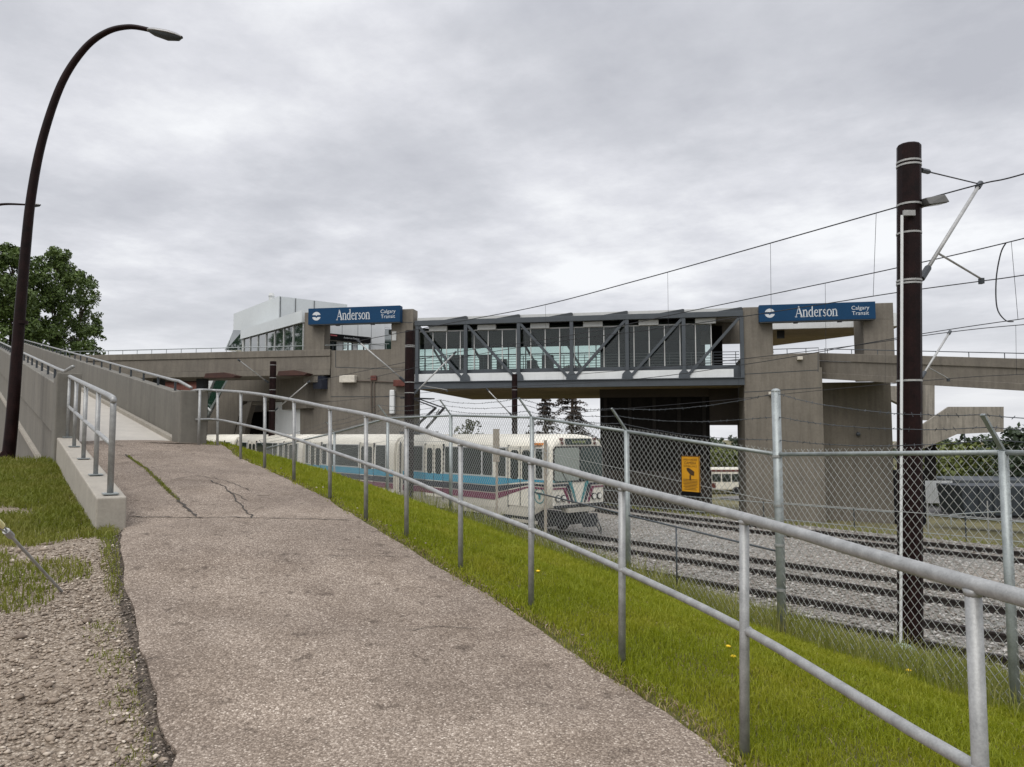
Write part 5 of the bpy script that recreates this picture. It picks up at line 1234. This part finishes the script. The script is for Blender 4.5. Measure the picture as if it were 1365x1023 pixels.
# far tree belt on the horizon
r_ = np.random.default_rng(5); cs = []
for k in range(420):
    a = r_.uniform(-1.15,1.15); D = r_.uniform(210,300); x,y = D*math.sin(a),D*math.cos(a); h = r_.uniform(3,7); cs.append(((x,y,-4+h*.5),h*.62))
leaf_cloud(cs,4,.9,'distant_woodland',m_leaf3,None,9)['kind'] = 'stuff'
# ================================================================== things beyond the tracks
# minibus through the gap
YB = 88; p = P(940,624,YB); q = P(990,656,YB)
bus = E('bus', V(((p.x+q.x)/2,YB,-4.0)), 'white bus with red and dark patches parked beyond the gap by the right tower', 'bus')
zb_ = p.z; x0,x1 = p.x-2,q.x+.6
build(MB().box(WF,x0,x1,YB,YB+2.5,zb_-2.6,zb_),'body',m_trainw,bus,bevel=.18)
for k in range(6): build(MB().box(WF,x0+.5+k*1.15,x0+1.5+k*1.15,YB-.03,YB+.1,zb_-1.6,zb_-.7),'window',m_tg,bus)
build(MB().box(WF,x0+.2,x1-.2,YB-.025,YB+.1,zb_-.45,zb_-.22),'red_band',m_red,bus); build(MB().box(WF,x0+1.0,x0+3.2,YB-.03,YB+.1,zb_-2.35,zb_-1.75),'red_panel',m_red,bus)
for k in (1.3,5.6): build(MB().tube([V((x0+k,YB-.04,zb_-2.65)),V((x0+k,YB+.3,zb_-2.65))],.48,14),'wheel',m_black,bus)
lpz = P(985,566,YB+14); build(MB().tube([V((lpz.x,YB+14,-4)),V((lpz.x,YB+14,lpz.z+6))],.10,6),'light_pole',m_lamp,None,label='slim pale light pole in the gap beside the right tower',cat='light pole')
lq = P(1285,566,100); build(MB().tube([V((lq.x,100,-4)),V((lq.x,100,lq.z+.9))],.09,6).bar(V((lq.x-.3,100,lq.z+.9)),V((lq.x+.5,100,lq.z+.9)),.12,.1),'light_pole',m_steel,None,label='distant light pole under the stair landing',cat='light pole')
# low fence along the tower, white fence, dark container, pipe gate
lf = E('mesh_fence', st(12,0,-.9), 'low mesh fence along the foot of the right tower', 'fence')
pts = [st(11.5,t,-1.0) for t in (12,8,4,0,-4,-8,-12,-16,-20,-24,-28)]
for p in pts: build(MB().tube([p,p+V((0,0,1.5))],.025,6),'post',m_steel_dk,lf)
for z in (1.46,.8): build(MB().tube([p+V((0,0,z)) for p in pts],.016,5),'rail',m_galv_dk,lf)
WFc = E('panel_fence', P(1250,660,46)+V((0,0,-.2)), 'white slatted panel fence right of the near mast', 'fence')
p0,p1 = P(1226,641,46),P(1270,641,46); zb0 = P(1226,671,46).z
mb = MB(); 
n = 18
for k in range(n): xx = p0.x+(p1.x-p0.x)*k/n; mb.box(WF,xx,xx+(p1.x-p0.x)/n*.82,46,46.03,zb0,p0.z)
build(mb,'slats',m_white,WFc); build(MB().box(WF,p0.x,p1.x,46.031,46.08,zb0+.2,zb0+.3).box(WF,p0.x,p1.x,46.031,46.08,p0.z-.3,p0.z-.2),'rail',m_white,WFc)
cn = E('waste_container', P(1320,680,42)+V((0,0,-.3)), 'long dark grey waste container with pale rim beyond the tracks at the right', 'container')
p0,p1 = P(1280,650,42),P(1420,650,42); zb0 = P(1300,688,42).z; zt_ = P(1300,648,42).z
build(MB().hexa([V((p0.x+.25,42,zb0)),V((p1.x,42,zb0)),V((p1.x,44.4,zb0)),V((p0.x+.25,44.4,zb0))],[V((p0.x,42,zt_)),V((p1.x,42,zt_)),V((p1.x,44.4,zt_)),V((p0.x,44.4,zt_))]),'body',M('slate_paint',(.045,.056,.068),.6,streak=.3),cn,bevel=.03)
for k in range(7): build(MB().box(WF,p0.x+1.0+k*.8,p0.x+1.12+k*.8,41.9,41.998,zb0+.1,zt_-.1),'rib',m_steel,cn)
bl = E('long_shed', P(1320,640,60), 'long low grey shed behind the white panel fence and bushes', 'building')
q0,q1 = P(1284,643,60),P(1460,643,60); build(MB().box(WF,q0.x,q1.x,60,66,-2.2,P(1300,648,60).z),'wall',M('shed_grey',(.14,.14,.13),.8),bl); build(MB().box(WF,q0.x-.3,q1.x,59.8,66.2,P(1300,648,60).z+.003,P(1300,640.5,60).z),'roof',m_steel,bl)
gt = E('pipe_barrier', P(1290,692,33), 'low bent pipe barrier beside the farthest track at the right', 'barrier')
a0,a1,a2,a3 = P(1268,700,32),P(1268,690,32),P(1272,686,32),P(1338,682,32.5)
build(MB().tube(crom([a0,a1,a2,a3],4),.028,6),'rail',m_galv_dk,gt)
for x,y in ((1316,668),(1236,668)):
    p = P(x,y,33); build(MB().tube([V((p.x,p.y,-1.2)),p],.03,6),'fence_post',m_galv,None,label='thin pale post standing %s beyond the farthest track' % ('by the bent pipe barrier' if x == 1316 else 'right of the near mast'),cat='post')
# weathered tan posts standing in front of the train
for x,yt,yb,Y,w,lab in ((663,572,700,21,.16,'weathered tan post standing in front of the train side'),):
    t,b = P(x,yt,Y),P(x,yb,Y); build(MB().box(WF,t.x-.12,t.x+.06,Y-.02,Y+.03,P(x,616,Y).z,t.z).box(WF,t.x-.05,t.x+.02,Y+.031,Y+.08,-.3,t.z-.1),'marker_post',m_tan,None,label=lab,cat='post')
p = P(727,587,22); build(MB().tube([V((p.x,22,-.3)),p],.045,8),'marker_post',m_tan,None,label='thin pale post in front of the train cab corner',cat='post')
# guy wire anchor at the left
gy = E('guy_anchor', P(84,781,5.6), 'leaning galvanised guy rod with a yellow guard at the left edge', 'guy wire')
a = P(84,781,5.6); b = P(12,712,4.9); c = P(-30,668,4.5)
build(MB().tube([a-V((0,0,.05)),b],.010,8),'rod',m_galv,gy)
mb = MB().tube([b,b+(c-b)*.25+V((0,0,.02)),c+V((0,0,.02))],.006,5); mb.tube([b,b+(c-b)*.25-V((0,0,.02)),c-V((0,0,.02))],.006,5); mb.tube([b-(c-b)*.08,b+(c-b)*.1],.022,8); build(mb,'wire_loop',m_galv,gy)
build(MB().tube([b+(c-b)*.25,c],.022,8),'guard',M('guard_yellow',(.72,.68,.34),.5),gy)
# plastic fork on the gravel
# ================================================================== grass, weeds, stones
def blades(pos, h, wid, lean, name, mat, seed, label=None):
    r = np.random.default_rng(seed); n = len(pos)
    a = r.uniform(0,2*np.pi,n); dx,dy = np.cos(a),np.sin(a)
    hh = h*(.55+.9*r.random(n)) if np.isscalar(h) else h*(.55+.9*r.random(n)); w = wid*(.7+.6*r.random(n))
    la = r.uniform(0,2*np.pi,n); lm = lean*hh*r.random(n)
    lx,ly = np.cos(la)*lm,np.sin(la)*lm
    side = np.stack([dx*w/2,dy*w/2,np.zeros(n)],1)
    base = pos; midp = pos+np.stack([lx*.35,ly*.35,hh*.6],1); tip = pos+np.stack([lx,ly,hh*(1-.25*lm/np.maximum(hh,1e-6))],1)
    v = np.stack([base-side,base+side,midp-side*.8,midp+side*.8,tip],1).reshape(-1,3); i = np.arange(n)*5
    t = np.concatenate([np.stack([i,i+1,i+3],1),np.stack([i,i+3,i+2],1),np.stack([i+2,i+3,i+4],1)])
    return tri_mesh(v,t,name,mat,None,kind='stuff',label=label)
def loft_sample(rows_a, rows_b, n, rr, f0=0., f1=1., power=None):
    A = np.array([tuple(p) for p in rows_a]); B = np.array([tuple(p) for p in rows_b])
    seg = np.linalg.norm((A[1:]+B[1:]-A[:-1]-B[:-1])/2,axis=1)*np.linalg.norm((A[1:]-B[1:]),axis=1)
    mid = (A[1:]+B[1:])/2; dist = np.maximum(2.0,np.linalg.norm(mid[:,:2],axis=1)); wgt = seg/dist**1.3; wgt[mid[:,1] < 1.2] = 0
    k = rr.choice(len(seg),size=n,p=wgt/wgt.sum()); t = rr.random(n)[:,None]; f = (f0+(f1-f0)*rr.random(n))[:,None]
    return (A[k]*(1-t)+A[k+1]*t)*(1-f)+(B[k]*(1-t)+B[k+1]*t)*f, f[:,0]
rr = np.random.default_rng(3)
p,f = loft_sample(RpX,GpX,430000,rr,-.02,1.02); p[:,2] += .085*np.sin(np.pi*np.clip(f,0,1))-.012
nz = np.sin(p[:,0]*5.1+p[:,1]*2.3)*np.sin(p[:,1]*4.7-p[:,0]*1.9)
wid = np.linalg.norm(np.array([tuple(g-r) for g,r in zip(GpX,RpX)]),axis=1).mean()
keep = rr.random(len(p)) < np.clip((f*wid+.06+.05*nz)/.24,0.0,1)**1.2; p = p[keep]; f = f[keep]; nz = nz[keep]
dist = np.linalg.norm(p,axis=1)
hgt = (.044+.016*nz+.045*(rr.random(len(p))**14)+.02*np.clip((f-.85)/.15,0,1))*np.clip(f*wid/.3+.45,.45,1)
blades(p,hgt,.0043+0*f+.0006*np.clip(dist-4,0,10),.9,'lawn_grass',m_lawn,1,'bright green mown grass between the path and the fence')
sel = rr.random(len(p)) < np.where(f*wid < .22,.5,.022); blades(p[sel],.034,.0055,1.8,'dry_thatch',M('straw',(.27,.205,.11),.8,var=.4,scale=30),19,'dry stems mixed into the mown grass')
# tall unmown grass along the fence and bank
def bankpt(n,t0,t1,seed):
    q = np.random.default_rng(seed); T = [toe(g) for g in GpX]; p,f = loft_sample(GpX,T,n,q,t0,t1)
    p[:,2] += .08*np.sin(np.pi*np.clip(f,0,1)); return p,f
p,f = bankpt(26000,-.09,.42,11); nz = np.sin(p[:,0]*3.1)*np.sin(p[:,1]*2.7)
blades(p,(.26+.08*nz)*(1-.35*np.clip(f/.4,0,1)),.0075,.9,'tall_grass',m_tall,2,'long uncut grass along the foot of the fence')
p,f = bankpt(16000,.3,1.0,12); blades(p,.20,.011,.9,'bank_grass',m_tall,4,'thin dry grass on the bank by the tracks')
# rough grass beyond the tracks
n = 26000; q = np.random.default_rng(13); s_ = q.uniform(9.8,13.0,n); t_ = q.uniform(-26,22,n)
zz = np.interp(s_,[9.6,10.2,13],[-.2,-.45,-1.3]); XY = np.array([2.15,25.7])+np.outer(s_,[.768,.64])+np.outer(t_,[-.64,.768])
blades(np.column_stack([XY,zz]),.30,.03,.8,'rough_grass',m_tall,5,'rough grass strip in front of the right tower')
# grass patches on the gravel side, where the photo shows them
LR = left_rows
def left_sample(n, test, seed, i0=14, i1=NP-1, jmax=9):
    q = np.random.default_rng(seed); A = np.array([[tuple(p) for p in r] for r in LR[i0:i1]]); out = []
    a = q.integers(0,len(A)-1,n); j = q.integers(1,A.shape[1]-1,n); u = q.random(n)[:,None]; v = q.random(n)[:,None]
    ar = np.linalg.norm(A[a+1,j]-A[a,j],axis=1)*np.linalg.norm(A[a,j+1]-A[a,j],axis=1); ar /= np.percentile(ar,90); ok = q.random(n) < ar
    P_ = (A[a,j]*(1-u)+A[a+1,j]*u)*(1-v)+(A[a,j+1]*(1-u)+A[a+1,j+1]*u)*v
    P_ = P_[ok]; P_ = P_[P_[:,1] > 1.5]
    yv = P_[:,1]; zv = P_[:,2]-CAMZ; ff = yv*CP+zv*SP; px = CX+F*P_[:,0]/ff; py = CY-F*(-yv*SP+zv*CP)/ff
    w = test(px,py,P_); return P_[q.random(len(P_)) < w]
def t_upper(px,py,P_):
    wob = 7*np.sin(P_[:,0]*2.3)+4*np.sin(P_[:,0]*6+P_[:,1]*5)
    d = np.clip((727+wob-py)/14,0,1)*np.clip((py-612)/6,0,1)
    bare = np.clip(1-((px-8)/60)**2-((py-684+wob)/11)**2,0,1); return np.clip(d-1.4*bare,0,1)*(px < 150)*(px > -60)
def t_lower(px,py,P_):
    wob = 6*np.sin(P_[:,0]*5)+4*np.sin(P_[:,1]*9+P_[:,0]*3)
    e1 = 1-((px-40)/88)**2-((py-765+wob*.6)/19)**2; e2 = 1-((px+10)/92)**2-((py-800+wob)/25)**2
    e3 = 1-((px+20)/60)**2-((py-775)/45)**2
    return np.clip(np.maximum(np.maximum(e1,e2),e3)*2.4,0,.95)
def t_edge(px,py,P_):
    ex = np.interp(py,[690,740,790,830],[152,152,160,168]); return np.clip(1-np.abs(px-ex+6)/16,0,1)*np.clip((812-py)/25,0,1)*(py > 698)*.9
def t_weeds(px,py,P_):
    nz = np.sin(P_[:,0]*9+1)*np.sin(P_[:,1]*8); cx2 = np.interp(py,[830,900,1023],[150,165,185]); return np.clip(1-np.abs(px-cx2)/48,0,1)*np.clip(nz+.45,0,1)*(py > 820)*.8
PU = left_sample(1500000,t_upper,21); PU = PU[np.random.default_rng(1).permutation(len(PU))[:170000]]
blades(PU,.075,.010,1.0,'rough_lawn',m_weed,6,'rough grass beside the kerb wall and lamp post')
PL_ = left_sample(1500000,t_lower,22); PL_ = PL_[np.random.default_rng(1).permutation(len(PL_))[:70000]]
blades(PL_,.05,.008,1.0,'grass_patch',m_weed,7,'low grass patch on the gravel by the guy rod')
PE = left_sample(1800000,t_edge,23); PE = PE[np.random.default_rng(1).permutation(len(PE))[:9000]]; blades(PE,.055,.006,1.0,'edge_weeds',m_weed,8,'weeds along the left edge of the path')
PW = left_sample(1500000,t_weeds,24); PW = PW[np.random.default_rng(1).permutation(len(PW))[:26000]]; blades(PW,.026,.006,1.0,'low_weeds',m_weed,10,'sparse low weeds in the gravel')
print('grass', len(PU), len(PL_), len(PE), len(PW))
# moss and weeds growing in the long path crack
cr = [on_path(x,y) for x,y in [(170,608),(195,626),(215,645),(226,656),(238,668)]]; q = np.random.default_rng(15); cp_ = []
for a,b in zip(cr,cr[1:]):
    for k in range(int(260*(.3+abs(math.sin(a.y*3.1))))): t = q.random(); cp_.append(tuple(a.lerp(b,t)+V((q.normal()*.012,q.normal()*.016,.0))))
blades(np.array(cp_),.022,.007,1.0,'crack_weeds',m_weed,16,'green weeds growing in the long path crack')
# pebbles
ico_v = np.array([(1,0,0),(-1,0,0),(0,1,0),(0,-1,0),(0,0,1),(0,0,-1),(.6,.6,.5),(-.6,.6,.45),(.6,-.6,.5),(-.6,-.6,.45)],float)
ico_t = np.array([(0,6,8),(6,4,8),(0,2,6),(2,4,6),(2,7,4),(2,1,7),(7,1,9),(7,9,4),(9,3,8),(9,8,4),(1,3,9),(3,0,8),(0,5,2),(2,5,1),(1,5,3),(3,5,0)])
def pebbles(P_, rad, name, mat, seed, label):
    q = np.random.default_rng(seed); n = len(P_); R = rad*(.35+q.random(n)**2.2*1.6)
    a = q.uniform(0,6.283,n); ca,sa = np.cos(a),np.sin(a); v = ico_v[None]*(1+.28*q.normal(size=(n,10,1)))*np.stack([R*1.25,R*.9,R*.62],1)[:,None]
    x = v[...,0]*ca[:,None]-v[...,1]*sa[:,None]; y = v[...,0]*sa[:,None]+v[...,1]*ca[:,None]
    vv = np.stack([x,y,v[...,2]],-1)+P_[:,None]+np.stack([0*R,0*R,R*.28],1)[:,None]
    t = (ico_t[None]+np.arange(n)[:,None,None]*10).reshape(-1,3); return tri_mesh(vv.reshape(-1,3),t,name,mat,None,kind='stuff',label=label)
m_peb,nt,b = mk('pebble'); g = node(nt,'ShaderNodeNewGeometry'); nt.links.new(ramp(nt,g.outputs['Random Per Island'],[(0,(.15,.115,.088)),(.35,(.265,.21,.16)),(.8,(.40,.33,.26)),(1,(.64,.56,.465))]),b.inputs['Base Color']); b.inputs['Roughness'].default_value=.9
def t_grav(px,py,P_): return np.clip((py-715)/40,0,1)*np.clip(1-1.0*t_lower(px,py,P_),.1,1)*(px > -40)
PG = left_sample(900000,t_grav,31); PG = PG[np.random.default_rng(1).permutation(len(PG))[:60000]]; pebbles(PG,.0078,'pebbles',m_peb,33,'loose pebbles on the gravel shoulder')
PF = left_sample(60000,t_grav,32); PF = PF[np.random.default_rng(2).permutation(len(PF))[:130]]; pebbles(PF,.017,'stones',m_peb,34,'larger loose stones on the gravel shoulder')
m_bal,nt,b = mk('ballast_stone'); g = node(nt,'ShaderNodeNewGeometry'); nt.links.new(ramp(nt,g.outputs['Random Per Island'],[(0,(.15,.128,.105)),(.5,(.29,.27,.24)),(1,(.52,.50,.47))]),b.inputs['Base Color']); b.inputs['Roughness'].default_value=.9
m_crumb,nt,b = mk('crumbled_stone'); g = node(nt,'ShaderNodeNewGeometry'); nt.links.new(ramp(nt,g.outputs['Random Per Island'],[(0,(.05,.04,.03)),(.5,(.13,.105,.085)),(.85,(.24,.20,.165)),(1,(.5,.44,.38))]),b.inputs['Base Color']); b.inputs['Roughness'].default_value=.9
# loose chips along the right edge of the asphalt
q = np.random.default_rng(41); A = np.array([tuple(p) for p in Rp]); k = q.integers(0,len(A)-1,2600); t = q.random(2600)[:,None]; pe = A[k]*(1-t)+A[k+1]*t; pe[:,0] += q.normal(size=2600)*.09+.03; pe[:,2] -= .016; pe = pe[pe[:,1] > 1.5]
pebbles(pe[::2],.0065,'edge_chips',m_peb,35,'loose chips along the right edge of the path')
q = np.random.default_rng(44); A = np.array([tuple(p) for p in Lp if p.y < 7.6]); k = q.integers(0,len(A)-1,5200); t = q.random(5200)[:,None]; pe = A[k]*(1-t)+A[k+1]*t; pe[:,0] += q.normal(size=5200)*.065-.035; pe[:,2] += np.where(q.random(5200)<.5,-.012,-.028); pe = pe[pe[:,1] > 1.5]
pebbles(pe,.0066,'crumbled_asphalt',m_crumb,45,'crumbled stones along the left edge of the path')
# ballast stones that break up the track bed
n = 52000; q = np.random.default_rng(42); s_ = q.uniform(-7.2,9.6,n); t_ = q.uniform(-17,4,n)
XY = np.array([2.15,25.7])+np.outer(s_,[.768,.64])+np.outer(t_,[-.64,.768]); bp = np.column_stack([XY,np.full(n,-.145)])
pebbles(bp,.026,'ballast_stones',m_bal,36,'loose ballast stones on the track bed')
# flat pale slabs of stone lying in the gravel
for k,(x,y,w_,h_) in enumerate(((118,828,.13,.035),(85,862,.11,.03),(152,790,.05,.03))):
    Yg = 4.6 if k == 0 else 4.1 if k == 1 else 5.0; kk,gg = kg(x,y); Yg = 1.62/-gg if k < 2 else 1.5/-gg
    c = P(x,y,Yg); r2 = random.Random(k); pts = [(c.x+w_*math.cos(t)*r2.uniform(.7,1.1),c.y+w_*.55*math.sin(t)*r2.uniform(.7,1.1)) for t in np.linspace(0,2*math.pi,9)[:-1]]
    build(MB().plan(pts,c.z-.05,c.z+.012),'flat_stone',m_peb if False else M('slab_stone',(.36,.31,.26),.9,var=.2,scale=15,bmp=.4),None,bevel=.012,label=['pale flat stone in the gravel, the largest near the path','pale flat stone half buried in the lower gravel','small pale stone by the weeds at the path edge'][k],cat='stone')
# white plastic fork
kk,gg = kg(62,958); Yf = 1.66/-gg; c = P(48,953,Yf)+V((0,0,.012)); d = (P(78,961,Yf)-P(48,953,Yf)); d.z = 0; d.normalize(); s2 = V((-d.y,d.x,0)); fk = MB().bar(c,c+d*.10,.008,.004)
for o in (-.010,0,.010): fk.bar(c+s2*o-d*.045,c+s2*o,.005,.003)
fk.bar(c-s2*.014-d*.001,c+s2*.014-d*.001,.010,.004)
build(fk,'plastic_fork',M('white_plastic',(.8,.8,.78),.4),None,label='white plastic fork dropped on the gravel at the lower left',cat='fork')
# dandelions in the lawn
def dandelion(px,py,label):
    best = None
    for r,g in zip(RpX,GpX):
        for j in range(21):
            p = r.lerp(g,j/20); x,y = proj(p) if p.y > 1 else (1e9,1e9); e_ = (x-px)**2+(y-py)**2
            if best is None or e_ < best[0]: best = (e_,p)
    c = best[1]+V((0,0,.10)); e = E('dandelion', c-V((0,0,.1)), label, 'flower', 'dandelions in the grass')
    build(MB().tube([c-V((0,0,.10)),c],.003,5),'stem',m_lawn,e); mb = MB().sphere(c,.019,10,6,(1,1,.5))
    for k in range(14): t = 6.283*k/14; mb.add([c+V((math.cos(t-.15)*.012,math.sin(t-.15)*.012,.004)),c+V((math.cos(t+.15)*.012,math.sin(t+.15)*.012,.004)),c+V((math.cos(t)*.028,math.sin(t)*.028,.0))],[(0,1,2)])
    build(mb,'flower_head',M('dandelion_yellow',(.85,.55,.01),.6),e)
dandelion(968,884,'bright yellow dandelion left of the railing post'); dandelion(980,886,'yellow dandelion tucked against the railing post'); dandelion(1206,912,'small yellow dandelion near the fence'); dandelion(716,778,'tiny dandelion in the middle of the lawn')
# ================================================================== sky, sun, camera
w = bpy.data.worlds.new('World'); sc.world = w; w.use_nodes = True; nt = w.node_tree; nt.nodes.clear()
SUN_EL, SUN_AZ = math.radians(52), math.radians(205)
sky = node(nt,'ShaderNodeTexSky'); sky.sky_type = 'NISHITA'; sky.sun_disc = False; sky.sun_elevation = SUN_EL; sky.sun_rotation = SUN_AZ; sky.air_density = 1; sky.dust_density = 2
tc = node(nt,'ShaderNodeTexCoord'); sp_ = node(nt,'ShaderNodeSeparateXYZ'); nt.links.new(tc.outputs['Generated'],sp_.inputs[0])
def math_(op,a,b=None):
    n = node(nt,'ShaderNodeMath',operation=op)
    for i,x in enumerate((a,b)):
        if x is None: continue
        if isinstance(x,(int,float)): n.inputs[i].default_value = x
        else: nt.links.new(x,n.inputs[i])
    return n.outputs[0]
zz = math_('ADD',math_('MAXIMUM',sp_.outputs[2],0.0),.11)
ux,uy = math_('DIVIDE',sp_.outputs[0],zz),math_('DIVIDE',sp_.outputs[1],zz)
cb_ = node(nt,'ShaderNodeCombineXYZ'); nt.links.new(ux,cb_.inputs[0]); nt.links.new(uy,cb_.inputs[1])
mp1 = node(nt,'ShaderNodeMapping'); mp1.inputs['Scale'].default_value = (.75,.75,1); mp1.inputs['Location'].default_value = (7,7,0); mp1.inputs['Rotation'].default_value = (0,0,.5); nt.links.new(cb_.outputs[0],mp1.inputs[0])
n1 = noise(nt,mp1.outputs[0],1.05,7,.55); n2 = noise(nt,mp1.outputs[0],5.0,6,.65)
cl = math_('ADD',math_('MULTIPLY',n1,.80),math_('MULTIPLY',n2,.20))
cloud = ramp(nt,cl,[(.36,(.44,.45,.49)),(.46,(.53,.54,.578)),(.535,(.635,.642,.68)),(.63,(.80,.81,.83))])
# brighter band low over the horizon
hz = ramp(nt,sp_.outputs[2],[(.02,(1,1,1)),(.20,(0,0,0))])
cloud = mix(nt,cloud,(.68,.69,.715),mix(nt,(0,0,0),hz,.75))
# overcast skies are brightest overhead
zen = ramp(nt,sp_.outputs[2],[(.48,(1,1,1)),(.95,(2.0,2.0,2.0))]); cloud = mix(nt,cloud,zen,1,'MULTIPLY')
b1 = node(nt,'ShaderNodeBackground'); nt.links.new(sky.outputs[0],b1.inputs[0]); b1.inputs[1].default_value = .08
b2 = node(nt,'ShaderNodeBackground'); nt.links.new(cloud,b2.inputs[0]); b2.inputs[1].default_value = 1.24
ms = node(nt,'ShaderNodeMixShader'); ms.inputs[0].default_value = .93; nt.links.new(b1.outputs[0],ms.inputs[1]); nt.links.new(b2.outputs[0],ms.inputs[2])
wo = node(nt,'ShaderNodeOutputWorld'); nt.links.new(ms.outputs[0],wo.inputs[0])
sl = bpy.data.lights.new('sun','SUN'); sl.energy = 1.6; sl.angle = math.radians(45); sl.color = (1,.96,.90)
so = bpy.data.objects.new('sun',sl); COL.objects.link(so); so.location = (0,-20,40)
# sky rotation is measured from +Y towards +X
dv = V((math.sin(SUN_AZ)*math.cos(SUN_EL),math.cos(SUN_AZ)*math.cos(SUN_EL),math.sin(SUN_EL))); so.rotation_euler = dv.to_track_quat('Z','Y').to_euler()
cam = bpy.data.cameras.new('camera'); cam.sensor_width = 36; cam.lens = F*36/1365; cam.clip_end = 3000; cam.clip_start = .05
co = bpy.data.objects.new('camera',cam); COL.objects.link(co); co.location = (0,0,CAMZ); co.rotation_euler = (math.pi/2+PITCH,0,0); sc.camera = co
sc.view_settings.view_transform = 'Standard'; sc.view_settings.look = 'None'; sc.view_settings.exposure = 0.0; sc.view_settings.gamma = 1
sc.cycles.max_bounces = 8; sc.cycles.transparent_max_bounces = 16; sc.cycles.caustics_reflective = False; sc.cycles.caustics_refractive = False
try: sc.cycles.use_denoising = True
except Exception: pass
